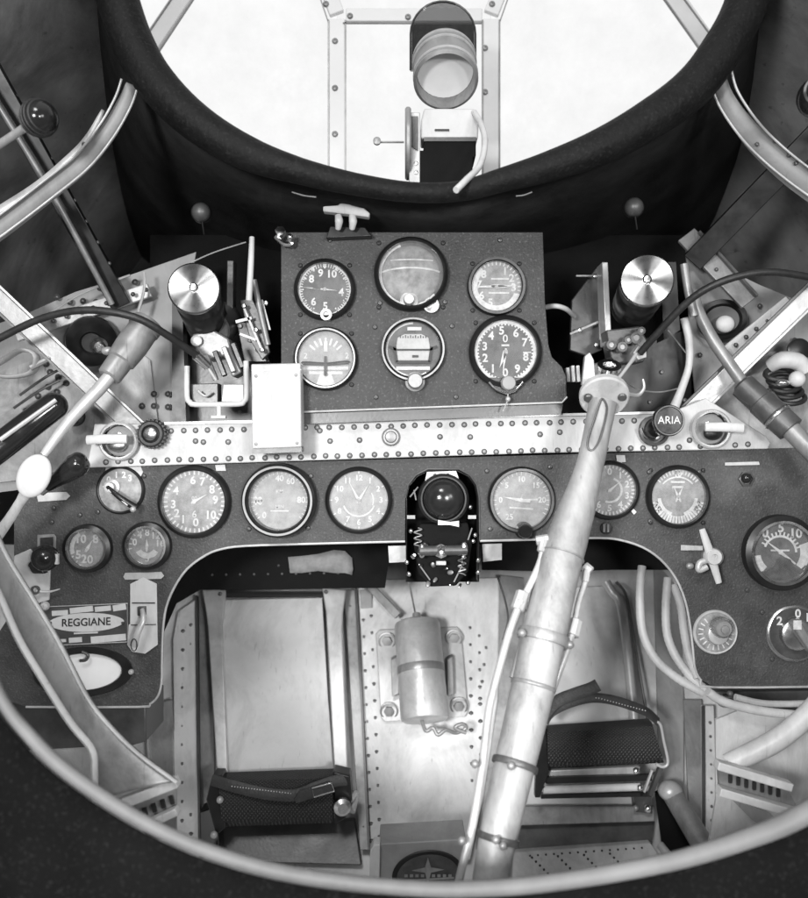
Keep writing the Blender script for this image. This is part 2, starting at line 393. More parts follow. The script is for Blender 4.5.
MB().prism([P(329, 250, 1.40), P(329, -60, 1.262), P(20, -60, 1.262), P(20, 250, 1.40)], (0, .006, 0)).build('side_pane', 'screen_glass', t)
MB().prism([P(499, 250, 1.40), P(499, -60, 1.262), P(830, -60, 1.262), P(830, 250, 1.40)], (0, .006, 0)).build('side_pane', 'screen_glass', t)

# ================================================================== GUNSIGHT
t = thing('gunsight', 'pale reflector gunsight with upright oval glass standing inside the windscreen', 'gunsight', P(445, 192, 1.0))
Yg = 1.0
arc = [(410 + 0.5, 70)] + [(443 + 32.5 * math.cos(R(180 - a)), 34 - 33 * math.sin(R(a))) for a in range(0, 181, 12)] + [(475.5, 70)]
MB().prism(pp(arc, Yg + .02), (0, .004, 0)).build('reflector_glass', 'sight_glass', t)
MB().tube(pp(arc, Yg + .022), .0013, 8, 1).build('reflector_frame', 'dark_metal', t)
# dark rear screen seen through the glass
MB().prism(pp([(412, 68), (412, 24), (474, 24), (474, 68)], Yg + .03), (0, .004, 0)).build('filter_screen', 'dial_mid', t)
ax = (P(447, 100, Yg - .035) - P(444, 62, Yg + .01))
MB().lathe(P(444, 57, Yg + .012), ax, [(L(29), 0), (L(31), .002), (L(31), .045), (L(32), .047), (L(32), .050), (L(29), .052), (L(28.4), .050), (L(28), .0)], 48, closed=True).build('sight_housing', 'mid_metal', t)
for hh in (.006, .016, .040): MB().lathe(P(444, 57, Yg + .012) + ax.normalized() * hh, ax, [(L(30.5), 0), (L(32.3), .0006), (L(32.3), .0022), (L(30.5), .0028)], 48, closed=True).build('housing_ring', 'pale_metal', t)
MB().lathe(P(444, 57, Yg + .012), ax, [(0, .012), (L(27.8), .012), (L(27.8), .016), (0, .016)], 32).build('lens', 'lens_glass', t)
MB().lathe(P(444, 57, Yg + .012), ax, [(0, .030), (L(27.9), .030), (L(27.9), .032), (0, .032)], 32).build('bright_interior', 'frame_white', t)  # white disc stands in for the bright inside of the housing
MB().sphere(P(440, 44, Yg + .012), .010, (1, .6, .5)).build('lamp_bulb', 'white_plate', t)
MB().prism(pp([(424, 108), (475, 108), (479, 120), (478, 138), (421, 138), (421, 120)], Yg - .03), (0, .035, 0)).build('lens_block', 'white_plate', t, bevel=.002)
MB().prism(pp([(424, 137), (476, 137), (476, 141), (424, 141)], Yg - .034), (0, .004, 0)).build('block_seam', 'dark_metal', t)
MB().box(P(442, 130, Yg - .031), (L(14), .002, L(1.6))).build('focus_slot', 'mark_black', t)
MB().prism(pp([(412, 150), (424, 150), (424, 137), (476, 137), (476, 156), (473, 157), (472, 200), (411, 200)], Yg - .032), (0, .04, 0)).build('base_block', 'black_matt', t, bevel=.0015)
MB().cyl(P(411, 144, Yg - .02), P(405, 144, Yg - .02), L(34), L(34), 32, .002).build('side_wheel', 'mid_metal', t)
MB().prism(pp([(409, 112), (420, 112), (420, 196), (409, 196)], Yg - .034), (0, .004, 0)).build('side_bracket', 'pale_metal', t, bevel=.001)
MB().prism(pp([(411, 116), (418, 116), (418, 150), (411, 146)], Yg - .0365), (0, .002, 0)).build('dark_slot', 'dark_metal', t)
for p in ((416, 163), (416, 172)): screw(P(*p, Yg - .035), .0022, t, 'bright_metal', 'screw')
q = MB(); q.cyl(P(404, 142, Yg - .02), P(380, 142, Yg - .02), .0012); q.build('adjusting_pin', 'mid_metal', t)
q = MB(); q.lathe(P(377, 141, Yg - .025), (0, -1, 0), [(0, -.002), (.0045, -.002), (.0045, .002), (.002, .003), (0, .003)], 16); q.build('pin_knob', 'mid_metal', t)
q = MB(); q.tube([P(474, 112, .97), P(481, 124, .95), (P(485, 142, .92)), P(480, 165, .88), P(466, 180, .845), P(456, 190, .83)], L(3.2, .9), 10); q.build('lamp_cable', 'white_plate', t)

# ================================================================== SIDE STRUCTURE (both flanks)
def ribbon(pts, Ys, w, name, m, parent, thick=.0025, off=0.0, sm=6, out=(0, 0, 0)):
    """flat strip whose face looks at the pilot"""
    c = smooth_pts([P(x, y, Y) for (x, y), Y in zip(pts, Ys)], sm)
    A = []; B = []
    ws = w if isinstance(w, list) else [w] * len(pts)
    q = len(c)
    for i, p in enumerate(c):
        tt = (c[min(i + 1, q - 1)] - c[max(i - 1, 0)]).normalized(); n = p.normalized()
        sd = tt.cross(n).normalized(); u = i / (q - 1) * (len(ws) - 1); a = int(u); f = u - a
        ww = (ws[a] * (1 - f) + ws[min(a + 1, len(ws) - 1)] * f) * K * p.y / 2
        pc = p + sd * off * K * p.y + Vector(out)
        A.append(pc - sd * ww); B.append(pc + sd * ww)
    b = MB(); b.loft([A, B]); return b.build(name, m, parent, solid=thick)

t = thing('frame_arch', 'pale curved frame with bright flanges at upper left beside the ribbed ball knob', 'frame', P(0, 232, .9))
cl = [(131, 84), (124, 104), (108, 132), (84, 162), (50, 190), (0, 228), (-40, 255)]; Ys = [.88, .885, .89, .895, .9, .9, .9]
ribbon(cl, Ys, [9, 14, 16, 16, 18, 20, 20], 'web', 'grey_paint', t)
ribbon(cl, Ys, 2.2, 'flange', 'pale_metal', t, .008, off=8, out=(0, -.004, 0)); ribbon(cl, Ys, 2.2, 'flange', 'pale_metal', t, .008, off=-8, out=(0, -.004, 0))
cl2 = [(103, 110), (88, 140), (66, 164), (38, 188), (0, 213), (-40, 238)]
ribbon(cl2, [.905] * 6, [3, 9, 11, 12, 13, 13], 'screw_strip', 'pale_metal', t)
for p in ((84, 144), (62, 170), (38, 193), (12, 214)): screw(P(*p, .9), .0022, t, 'dark_metal', 'screw')
t = thing('frame_arch', 'pale curved frame with bright flanges at upper right, crossing the dark strut', 'frame', P(808, 190, .9))
cl = [(719, 74), (726, 98), (744, 126), (766, 150), (800, 178), (850, 212)]; Ys = [.88, .885, .89, .9, .9, .9]
ribbon(cl, Ys, [11, 15, 19, 22, 26, 28], 'web', 'grey_paint', t)
ribbon(cl, Ys, 2.2, 'flange', 'pale_metal', t, .008, off=10, out=(0, -.004, 0)); ribbon(cl, Ys, 2.2, 'flange', 'pale_metal', t, .008, off=-10, out=(0, -.004, 0))
for p in ((757, 144), (775, 141), (789, 155), (796, 163)): screw(P(*p, .893), .002, t, 'dark_metal', 'screw')

t = thing('stringer', 'dark sloping channel strut with a pale pipe down its middle at upper left', 'strut', P(120, 310, 1.05))
q = MB(); q.bar(P(-15, 60, .95), P(122, 306, 1.06), L(21), .012); q.build('channel', 'black_paint', t, bevel=.001)
q = MB(); q.tube([P(-20, 75, .93), P(56, 200, .98), P(112, 304, 1.04)], .0036, 10, 3); q.build('pipe', 'mid_metal', t)
rivets([P(x + 10, y, .955 + .105 * (y - 60) / 246 - .004) for x, y in along([(0, 85), (110, 283)], 24)], t)
t = thing('stringer', 'plain black sloping strut at upper right below the curved frame', 'strut', P(700, 260, 1.05))
q = MB(); q.bar(P(850, 100, .95), P(692, 262, 1.06), L(23), .012); q.build('channel', 'black_paint', t, bevel=.001)

# side sheets of pale riveted metal
t = thing('side_sheet', 'pale riveted side sheet behind the left grip and round lamp', 'metal sheet', P(60, 470, 1.09))
MB().prism(pp([(-60, 345), (30, 312), (75, 292), (130, 275), (196, 252), (182, 330), (172, 425), (172, 470), (-60, 500)], 1.09), (0, .003, 0)).build('sheet', 'grey_paint', t)
MB().prism(pp([(-60, 372), (0, 372), (60, 350), (110, 330), (150, 360), (160, 440), (100, 470), (-60, 490)], 1.084), (0, .003, 0)).build('doubler', 'worn_sheet', t)
pts = [(57, 297), (70, 302), (83, 301), (96, 302), (50, 372), (58, 377), (66, 383), (48, 387), (57, 392), (38, 396), (26, 411), (122, 296), (116, 300), (154, 394), (154, 406), (168, 394), (168, 407), (142, 406), (118, 407), (60, 360), (46, 364), (135, 282), (100, 288)]
rivets([P(x, y, 1.082) for x, y in pts], t, 'dark_metal', .0028)
t = thing('side_sheet', 'pale riveted side sheet behind the right grip and coil fitting', 'metal sheet', P(760, 470, 1.09))
MB().prism(pp([(686, 246), (712, 262), (760, 285), (870, 330), (870, 500), (770, 470), (700, 440), (690, 340)], 1.09), (0, .003, 0)).build('sheet', 'grey_paint', t)
MB().prism(pp([(700, 420), (735, 372), (770, 352), (870, 335), (870, 470), (776, 452)], 1.084), (0, .003, 0)).build('doubler', 'worn_sheet', t)
pts = [(729, 270), (740, 290), (752, 293), (760, 306), (765, 330), (748, 340), (756, 336), (764, 326), (710, 392), (700, 355), (712, 398), (760, 400), (775, 425), (795, 340)]
rivets([P(x, y, 1.082) for x, y in pts], t, 'dark_metal', .0028)

# diagonal beams meeting the cross beam
def diag(label, a, c, wd, Y0, Y1, m='mid_metal'):
    t = thing('diagonal_beam', label, 'beam', P(*c, Y1))
    MB().bar(P(*a, Y0), P(*c, Y1), L(wd), .012).build('web', m, t, bevel=.002)
    dx = Vector((c[0] - a[0], c[1] - a[1])).normalized(); nx = Vector((-dx.y, dx.x)) * wd / 2
    for s in (1, -1):
        MB().bar(P(a[0] + nx.x * s, a[1] + nx.y * s, Y0 - .008), P(c[0] + nx.x * s, c[1] + nx.y * s, Y1 - .008), L(2), .004).build('flange', 'pale_metal' if s < 0 else 'dark_metal', t)
diag('grey diagonal beam rising to the left behind the left grip rod', (-40, 262), (158, 450), 20, .98, 1.03)
diag('pale diagonal beam rising to the right behind the right grip', (850, 256), (655, 446), 19, .98, 1.03, 'pale_metal')
t = thing('riveted_strut', 'narrow riveted strut between the black cable and the right diagonal beam', 'strut', P(740, 330, 1.06))
MB().bar(P(686, 235, 1.07), P(750, 302, 1.04), L(22), .006).build('web', 'mid_metal', t, bevel=.001)
MB().bar(P(699, 232, 1.062), P(757, 296, 1.032), L(2.5), .006).build('flange', 'dark_metal', t)
rivets([P(x, y, 1.05) for x, y in along([(695, 245), (742, 298)], 13)], t)
t = thing('riveted_strut', 'short white riveted strut just above the right diagonal beam', 'strut', P(730, 345, 1.03))
MB().bar(P(728, 352, 1.035), P(790, 302, 1.02), L(15), .006).build('web', 'pale_paint', t, bevel=.001)
rivets([P(x, y, 1.024) for x, y in along([(731, 349), (788, 304)], 13)], t, 'dark_metal', .0024)
t = thing('riveted_strut', 'pale riveted strut on the left, under the black cable', 'strut', P(60, 330, 1.05))
MB().bar(P(16, 335, 1.06), P(150, 290, 1.07), L(15), .006).build('web', 'pale_metal', t, bevel=.001)
rivets([P(x, y, 1.055) for x, y in along([(20, 332), (148, 289)], 14)], t, 'dark_metal', .0024)

# cross beam
t = thing('cross_beam', 'long pale horizontal beam with rows of rivets between the two instrument panels', 'beam', P(430, 455, .99))
MB().prism(pp([(94, 424), (160, 424), (640, 413), (672, 412), (706, 398), (766, 436), (771, 443), (768, 449), (540, 453), (86, 468), (92, 440)], .990), (0, .008, 0)).build('web', 'pale_paint', t, bevel=.0012)
MB().bar(P(165, 423.5, .986), P(668, 412.5, .986), L(2.5), .006).build('flange', 'pale_metal', t)
rv = along([(165, 431), (665, 420)], 12.2) + along([(100, 462), (690, 446.5)], 12.2) + [(203, 442), (228, 442), (330, 441), (360, 440), (700, 446), (716, 445.5), (735, 445), (748, 444), (690, 440), (196, 441), (440, 437), (470, 437), (540, 434), (320, 431), (560, 432)]
rivets([P(x + random.uniform(-.5, .5), y + random.uniform(-.4, .4), .9895) for x, y in rv], t, 'mid_metal', .0023)
MB().lathe(P(391, 437, .99), (0, -1, 0), [(L(9), -.001), (L(9), .003), (L(7.5), .005), (L(6), .005), (L(5), .008), (0, .009)], 24).build('centre_boss', 'mid_metal', t)

# ================================================================== MAIN INSTRUMENT PANEL
low = [(405, 541.5), (305, 544), (245, 546), (222, 549), (206, 555), (187, 569), (174, 588), (166, 608), (163, 630), (162, 660), (161.5, 682), (158, 696), (150, 704), (138, 707), (26, 707)]
left = [(4, 700), (-20, 690), (-25, 655), (-6, 640), (10, 615), (14, 570), (14, 520), (28, 484), (60, 469)]
notch = [(480, 541), (479.5, 498), (477, 485), (470, 475), (459, 469), (428, 469), (416, 475), (408, 485), (405.5, 498)]
right = [(480, 541), (560, 539), (600, 538), (620, 540), (642, 547), (660, 559), (675, 577), (685, 600), (690, 625), (693, 650), (695, 668), (701, 680), (715, 687.5), (860, 686)]
outline = [(60, 468.5), (860, 446)] + right[::-1] + notch[1:] + low + left
t = thing('instrument_panel', 'wide dark grey lower instrument panel with two arches for the legs', 'instrument panel', P(404, 541, 1.0))
MB().prism(pp(outline, 1.0), (0, .006, 0)).build('panel_board', 'panel_paint', t, bevel=.0008)
MB().tube(pp(low, 1.0), .0014, 8, 3).build('edge_trim', 'pale_metal', t)
MB().tube(pp(right, 1.0), .0014, 8, 3).build('edge_trim', 'pale_metal', t)
MB().tube(pp(notch, 1.0), .0012, 8, 1).build('edge_trim', 'dark_metal', t)
for p in ((311, 476), (249, 529), (308, 528), (487, 471), (550, 467), (490, 529), (649, 472), (699, 472), (650, 521), (747, 590), (762, 612), (772, 659), (80, 515), (98, 512), (144, 476), (54, 508), (52, 522)):
    screw(P(*p, .9995), .0026, t, 'dark_metal', 'screw')

# upper panel
t = thing('instrument_panel', 'smaller dark grey upper instrument panel holding six dials', 'instrument panel', P(430, 405, .965))
up = [(281, 232), (543, 232), (545, 300), (548.5, 345), (552, 357), (562, 367), (566, 376), (567, 398), (563, 402.5), (302, 412), (300, 400), (281, 392)]
MB().prism(pp(up, .965), (0, .006, 0)).build('panel_board', 'upper_panel_paint', t, bevel=.0008)
MB().tube(pp([(303, 412), (562, 402.5), (567, 397)], .965), .0012, 8, 1).build('edge_trim', 'pale_metal', t)
MB().prism(pp([(303, 413.5), (563, 404), (561, 414), (303, 424)], .973), (0, .01, 0)).build('lip_shadow_strip', 'dark_metal', t)  # dark strip stands in for the shadow under the panel edge
for p in ((380, 303), (445, 302), (375, 327), (452, 326), (376, 397), (456, 397), (300, 355), (330, 240), (500, 240)):
    screw(P(*p, .9645), .0026, t, 'dark_metal', 'screw')

# ================================================================== DIALS
def ring_nums(b, c, r, items, h, d):
    for s, a in items:
        b.text(s, c + Vector((math.sin(R(a)) * r, -d, math.cos(R(a)) * r)), h, bold=.03)
def ticks(b, c, r0, r1, a0, a1, n, wd, d):
    for i in range(n):
        a = R(a0 + (a1 - a0) * i / max(n - 1, 1)); v = Vector((math.sin(a), 0, math.cos(a)))
        b.bar(c + v * r0 + Vector((0, -d, 0)), c + v * r1 + Vector((0, -d, 0)), wd, .0004)
def needle(b, c, a, l, tail, wd, d):
    v = Vector((math.sin(R(a)), 0, math.cos(R(a)))); s = Vector((v.z, 0, -v.x))
    y = Vector((0, -d, 0))
    b.prism([c - v * tail + s * wd * .5 + y, c + s * wd + y, c + v * l + y, c - s * wd + y, c - v * tail - s * wd * .5 + y], (0, -.0006, 0))
def dial(px, py, rp, Y, label, face='dial_mid', nums=(), nh=.17, nr=.68, tk=(), needles=(), lines=(), bezel='black_paint', wide=1.14, deep=.010, screws=1.27, square=True, knob=None, group=None, glassy=True, name='instrument_dial', cat='dial', rim=None, extra=None):
    c = P(px, py, Y); r = L(rp, Y)
    t = thing(name, label, cat, c, group)
    b = MB(); W = wide * r
    b.lathe(c, (0, -1, 0), [(W, -.001), (W, deep * .55), (W - r * .03, deep * .8), (r * 1.02, deep), (r * .975, deep * .9), (r * .96, .002), (r * .96, -.001)], 56)
    b.build('bezel', bezel, t)
    if rim: MB().lathe(c, (0, -1, 0), [(r * rim[0], deep * .93), (r * rim[0] + .0004, deep + .0012), (r * rim[1] - .0004, deep + .0012), (r * rim[1], deep * .93)], 56).build('bezel_ring', rim[2], t)
    f = MB().lathe(c, (0, -1, 0), [(0, .0025), (r * .97, .0025), (r * .97, -.001)], 48).build('dial_face', face, t)
    b = MB(); n0 = len(b.bm.verts)
    for (r0, r1, a0, a1, n, wd) in tk: ticks(b, c, r0 * r, r1 * r, a0, a1, n, wd * r, .0029)
    ring_nums(b, c, nr * r, nums, nh * r * 1.22, .0031)
    for ln in lines:
        if ln[0] == 'text': b.text(ln[1], c + Vector((ln[2] * r, -.0031, ln[3] * r)), ln[4] * r, bold=.01)
        elif ln[0] == 'arc':
            _, rr, a0, a1, wd = ln; q = [c + Vector((math.sin(R(a)) * rr * r, -.0030, math.cos(R(a)) * rr * r)) for a in [a0 + (a1 - a0) * i / 24 for i in range(25)]]
            q2 = [c + Vector((math.sin(R(a)) * (rr - wd) * r, -.0030, math.cos(R(a)) * (rr - wd) * r)) for a in [a0 + (a1 - a0) * i / 24 for i in range(25)]]
            b.loft([q, q2])
        elif ln[0] == 'line': b.bar(c + Vector((ln[1] * r, -.0031, ln[2] * r)), c + Vector((ln[3] * r, -.0031, ln[4] * r)), ln[5] * r, .0004)
    if len(b.bm.verts) > n0: b.build('markings', 'mark_white', f, norm=False)
    else: b.bm.free()
    for nd in needles:
        b = MB(); a, l, tl, wd = nd[:4]; needle(b, c, a, l * r, tl * r, wd * r, .0045); b.lathe(c, (0, -1, 0), [(0, .003), (r * .07, .003), (r * .07, .0055), (0, .006)], 14)
        b.build('needle', nd[4] if len(nd) > 4 else 'mark_white', t)
    if extra: extra(t, c, r)
    if glassy: MB().lathe(c, (0, -1, 0), [(0, deep * .78), (r * .97, deep * .74), (r * .97, deep * .68), (0, deep * .7)], 40).build('cover_glass', 'dial_glass', t)
    if screws:
        for sx, sz in ((1, 1), (1, -1), (-1, 1), (-1, -1)): screw(c + Vector((sx * r * screws * .72, 0, sz * r * screws * .72)), .0024, t, 'rubber')
    if knob:
        kx, ky, kr, km = knob[:4]; kc = P(kx, ky, Y)
        MB().lathe(kc, (0, -1, 0), [(L(kr) * 1.25, -.001), (L(kr) * 1.25, .004), (L(kr) * .9, .005), (L(kr) * .9, .009), (L(kr), .010), (L(kr), .019), (L(kr) * .85, .021), (0, .021)], 24).build('knob', km, t)
    return t

U = .9645
def deg(n, a0, st): return [(s, a0 + st * i) for i, s in enumerate(n)]
# upper row
def ex_ring(t, c, r):
    MB().lathe(P(327, 316, U), (0, -1, 0), [(L(5.5), 0), (L(5.5), .012), (L(3), .012), (L(2.6), .008), (0, .008)], 20).build('lug', 'pale_metal', t)
dial(325, 290, 27, U, 'small dark dial with ring lug below, top left on the upper panel', 'dial_dark', deg(['8', '9', '10'], -52, 38) + [('4', 100), ('5', 178), ('6', 222)], .22, .62,
     [(.82, .95, -150, 150, 50, .03), (.78, .95, -150, 150, 11, .05)], [(-85, .85, -.15, .03), (96, .5, .45, .025)], [('arc', .97, 20, 340, .06)], extra=ex_ring)
def ex_ball(t, c, r):
    o = MB().sphere(c, r * .9, (1, .32, 1), n=36).build('horizon_ball', 'dial_mid', t)
    b = MB()
    for (x0, x1, z, bow, wd) in ((-.62, .66, .38, .03, .02), (-.86, .86, .04, .12, .03)):
        pts = []
        for i in range(17):
            x = x0 + (x1 - x0) * i / 16; zz = z + bow * (1 - x * x) 
            y = .32 * math.sqrt(max(0, .81 - x * x - zz * zz)); pts.append(c + Vector((x * r, -y * r - .0006, zz * r)))
        b.tube(pts, wd * r, 6, 1)
    b.build('horizon_line', 'mark_white', t)
    MB().lathe(P(409, 302, U), (0, -1, 0), [(L(8.5), .0), (L(8.5), .008), (L(5.5), .009), (L(5.2), .020), (L(4.5), .022), (0, .022)], 24).build('setting_knob', 'pale_metal', t)
    MB().lathe(P(431, 306, U), (0, -1, 0), [(L(7.5), 0), (L(7.5), .008), (L(6), .008), (L(5.8), .004), (0, .003)], 24).build('warning_lamp', 'steel', t)
dial(411, 275, 33, U, 'large globe shaped artificial horizon, top centre of the upper panel', 'dial_dark', lines=[('arc', .98, 130, 340, .09)], wide=1.12, screws=1.35, extra=ex_ball, deep=.014)
dial(496, 287, 25.5, U, 'pale dial with horizontal needles, top right on the upper panel', 'dial_mid', deg(['1', '2', '3'], 30, 32) + deg(['5', '6', '7', '8'], 200, 38), .24, .68,
     [(.84, .97, 0, 350, 36, .05)], [(88, .8, .7, .05), (92, .6, .2, .08)], [('arc', .96, 110, 320, .22), ('line', -.2, .3, .5, .3, .07), ('line', -.3, -.25, .5, -.25, .07)], rim=(1.09, 1.02, 'dark_metal'))
def ex_turn(t, c, r):
    b = MB(); b.tube([c + Vector((x * r, -.006, z * r)) for x, z in ((-.85, -.17), (-.75, -.13), (-.2, -.16), (0, -.17), (.2, -.16), (.75, -.10), (.85, -.15))], r * .035, 8)
    b.tube([c + Vector((x * r, -.006, z * r)) for x, z in ((-.8, -.2), (-.2, -.22), (.2, -.22), (.8, -.17))], r * .03, 8)
    b.bar(c + Vector((0, -.0065, .08 * r)), c + Vector((0, -.0065, -.62 * r)), r * .10, .001); b.build('bank_symbol', 'mark_black', t)
dial(326, 359, 28, U, 'pale turn indicator with black aircraft cross, half behind the white box', 'dial_pale', (), .2, .6, [(.5, .75, -50, 50, 7, .07)], (), [('line', 0, .25, 0, .62, .13), ('arc', .97, 160, 200, .4), ('text', '2', -.72, .1, .2), ('text', '2', .76, .1, .2), ('line', -.8, -.33, .8, -.33, .12), ('line', -.6, -.5, .6, -.5, .1)], extra=ex_turn, rim=(1.05, 1.015, 'mid_metal'))
def ex_gyro(t, c, r):
    MB().prism([c + Vector((x * r, -.004, z * r)) for x, z in ((-.62, .0), (-.55, .42), (-.3, .55), (.3, .55), (.55, .42), (.62, .0), (.6, -.4), (-.6, -.4))], (0, -.003, 0)).build('heading_card', 'dial_white', t, bevel=.0008)
    b = MB()
    for x0, z0, x1, z1, wd in ((-.66, .1, -.58, -.45, .10), (.66, .1, .58, -.45, .10), (-.6, -.46, .6, -.46, .10), (-.6, -.02, .6, -.02, .06), (-.85, .1, -.6, -.02, .09), (.85, .1, .6, -.02, .09)):
        b.bar(c + Vector((x0 * r, -.008, z0 * r)), c + Vector((x1 * r, -.008, z1 * r)), wd * r, .0015)
    for i in range(11): b.bar(c + Vector(((-.45 + .09 * i) * r, -.0076, .40 * r)), c + Vector(((-.45 + .09 * i) * r, -.0076, (.46 if i % 2 else .5) * r)), .03 * r, .0006)
    b.box(c + Vector((.08 * r, -.008, -.25 * r)), (.22 * r, .001, .08 * r)); b.build('card_frame', 'mark_black', t)
    MB().bar(c + Vector((-.6 * r, -.004, -.66 * r)), c + Vector((.6 * r, -.004, -.66 * r)), .12 * r, .001).build('lower_strip', 'mark_white', t)
dial(413, 350, 28, U, 'direction gyro with white window and big black knob beneath', 'dial_dark', lines=[('arc', .97, 150, 360, .06), ('line', -.2, .75, .3, .75, .12)], extra=ex_gyro, screws=0, knob=(415, 382, 7.5, 'mid_metal'), rim=(1.10, 1.06, 'mid_metal'))
def ex_alt(t, c, r):
    MB().prism([P(x, y, U) + Vector((0, -.007, 0)) for x, y in ((484, 378), (490, 386), (497, 393), (506, 396), (515, 393), (522, 386), (528, 378))], (0, .008, 0)).build('knob_housing', 'black_paint', t, bevel=.001)
    MB().tube(pp([(489, 382), (496, 389), (506, 392.5), (516, 389), (523, 382)], U - .009), .0012, 8).build('housing_trim', 'steel', t)
    MB().lathe(P(507, 384, U), (0, -1, 0), [(L(7), 0), (L(7), .016), (L(6), .018), (0, .019)], 24).build('setting_knob', 'grey_paint', t)
    MB().tube([P(508, 394, U - .012), P(507, 402, U - .012), P(503, 411, U - .008)], .0008, 6).build('seal_wire', 'pale_metal', t)
    MB().sphere(P(508, 399, U - .012), .003).build('lead_seal', 'pale_metal', t)
dial(505, 352, 32, U, 'large altimeter with white rim, numerals around and teardrop knob housing below', 'dial_dark', [('0', 180), ('1', 216), ('2', 252), ('3', 284), ('4', 318), ('5', 350), ('6', 30), ('7', 65), ('8', 105), ('9', 145)], .20, .66,
     [(.82, .96, 0, 352.8, 50, .05)], [(187, .75, .1, .05), (200, .55, .05, .08)], [('arc', .99, 0, 360, .12), ('line', .55, -.02, .8, -.02, .03), ('text', '0', 0, .40, .24), ('line', -.12, .2, .12, .2, .06)], extra=ex_alt)

# lower row
M1 = .9995
dial(89, 548, 19.5, M1, 'small dial with steel ring, left of the pair on the panel\'s left lobe', 'dial_mid', [('0', 170), ('2', 200), ('5', 235), ('8', 40), ('10', 320)], .34, .6, [(.84, .95, -140, 140, 14, .06)], [(30, .5, .2, .09)], [('arc', .92, 250, 330, .2)], rim=(1.02, .95, 'steel'), screws=0, wide=1.24)
dial(148, 545.5, 19.5, M1, 'small dial with steel ring, just right of its twin on the left lobe', 'dial_mid', [('0', -75), ('4', -35), ('8', 0), ('12', 40), ('16', 80), ('5', 180)], .27, .66, [(.8, .95, -100, 100, 13, .06)], [(0, .4, .3, .08)], [('arc', .66, 120, 240, .3)], rim=(1.02, .95, 'steel'), screws=0, wide=1.24)
dial(195, 501.5, 32, M1, 'large crowded dial with numeral 6 at bottom, first big dial from the left', 'dial_mid', [('0', 176), ('1', 212), ('2', 236), ('3', 262), ('4', 300), ('6', 356), ('7', 22), ('8', 56), ('9', 86), ('10', 130)], .2, .66, [(.84, .97, 0, 350, 40, .05)], [(60, .5, .1, .04)], [('text', '6', 0, -.40, .22), ('text', '00', 0, .1, .12)], screws=0)
dial(280, 500, 30, M1, 'thick rimmed dial with double bright ring, second big dial from the left', 'dial_pale', [('20', -90), ('40', 0), ('60', 30), ('80', 90), ('0', 225), ('10', 265)], .16, .72, [(.86, .96, -130, 130, 30, .03)], (), [('text', 'KM', 0, .28, .12), ('text', 'MIN', 0, -.22, .11), ('line', -.3, -.36, .3, -.36, .04)], wide=1.24, deep=.02, rim=(1.13, 1.08, 'grey_paint'), screws=0)
dial(359, 500, 30, M1, 'pale clock faced dial with hands in a V, left of the central compass', 'dial_pale', [('1', 30), ('2', 60), ('3', 90), ('4', 120), ('5', 150), ('6', 180), ('7', 210), ('8', 240), ('9', 270), ('10', 300), ('11', 330), ('12', 0)], .15, .74, [(.88, .97, 0, 330, 12, .04)], [(-28, .72, .1, .05), (32, .66, .1, .05)], [('arc', .56, 110, 250, .05), ('arc', .5, 60, 110, .04)], screws=0, wide=1.12)
dial(521, 500, 29.5, M1, 'pale dial with small black knob beneath, right of the central compass', 'dial_pale', [('0', 270), ('5', 315), ('10', 0), ('15', 45), ('20', 90), ('25', 215)], .15, .7, [(.84, .96, -120, 120, 25, .03)], [(-80, .65, .3, .06)], [('line', -.2, 0, .55, .02, .06), ('line', -.4, -.25, .4, -.3, .05)], screws=0, wide=1.14, knob=(523, 530, 7, 'bakelite'), rim=(1.06, 1.0, 'dark_metal'))
dial(609, 490, 26, M1, 'dial partly hidden behind the control column', 'dial_mid', [(str(i), i * 36) for i in range(10)], .2, .7, [(.84, .97, 0, 350, 40, .05)], [(50, .6, .1, .05)], [('arc', .5, 20, 200, .08)], screws=0)
dial(677, 496.5, 28, M1, 'twin needle dial with dark centre, right of the control column', 'dial_mid', [('0', 235), ('2', 250), ('0', 125), ('2', 110), ('10', 0)], .16, .8, [(.7, .95, 105, 255, 22, .07), (.8, .95, -50, 50, 14, .05)], [(-25, .42, .2, .05), (25, .42, .2, .05)], [('line', -.2, .34, .2, .34, .07), ('line', -.25, .52, .25, .52, .07), ('arc', .72, -50, 50, .05), ('arc', .72, 95, 160, .12), ('arc', .72, 200, 265, .12)], screws=1.3, wide=1.13)
def ex_amp(t, c, r):
    MB().prism([c + Vector((x * r, -.006, z * r)) for x, z in ((-.62, -.62), (-.4, -.55), (-.2, -.45), (-.12, -.22), (.1, -.14), (.3, -.22), (.4, -.45), (.65, -.55), (.8, -.42), (.6, -.7), (.2, -.9), (-.25, -.88))], (0, .003, 0)).build('mask_plate', 'black_paint', t)
dial(779, 552, 31, M1, 'ammeter with arched scale and thick black rim at the right edge', 'dial_dark', [('0', -38), ('5', 2), ('10', 40)], .24, .78, [(.5, .66, -62, 75, 12, .05)], [(-52, .66, .6, .05)], [('arc', .55, -70, 90, .07), ('line', -.3, .06, .3, .06, .05), ('arc', .95, 70, 128, .3), ('arc', .93, 222, 262, .3)], wide=1.22, rim=(1.02, .96, 'steel'), screws=0, extra=ex_amp, deep=.013)
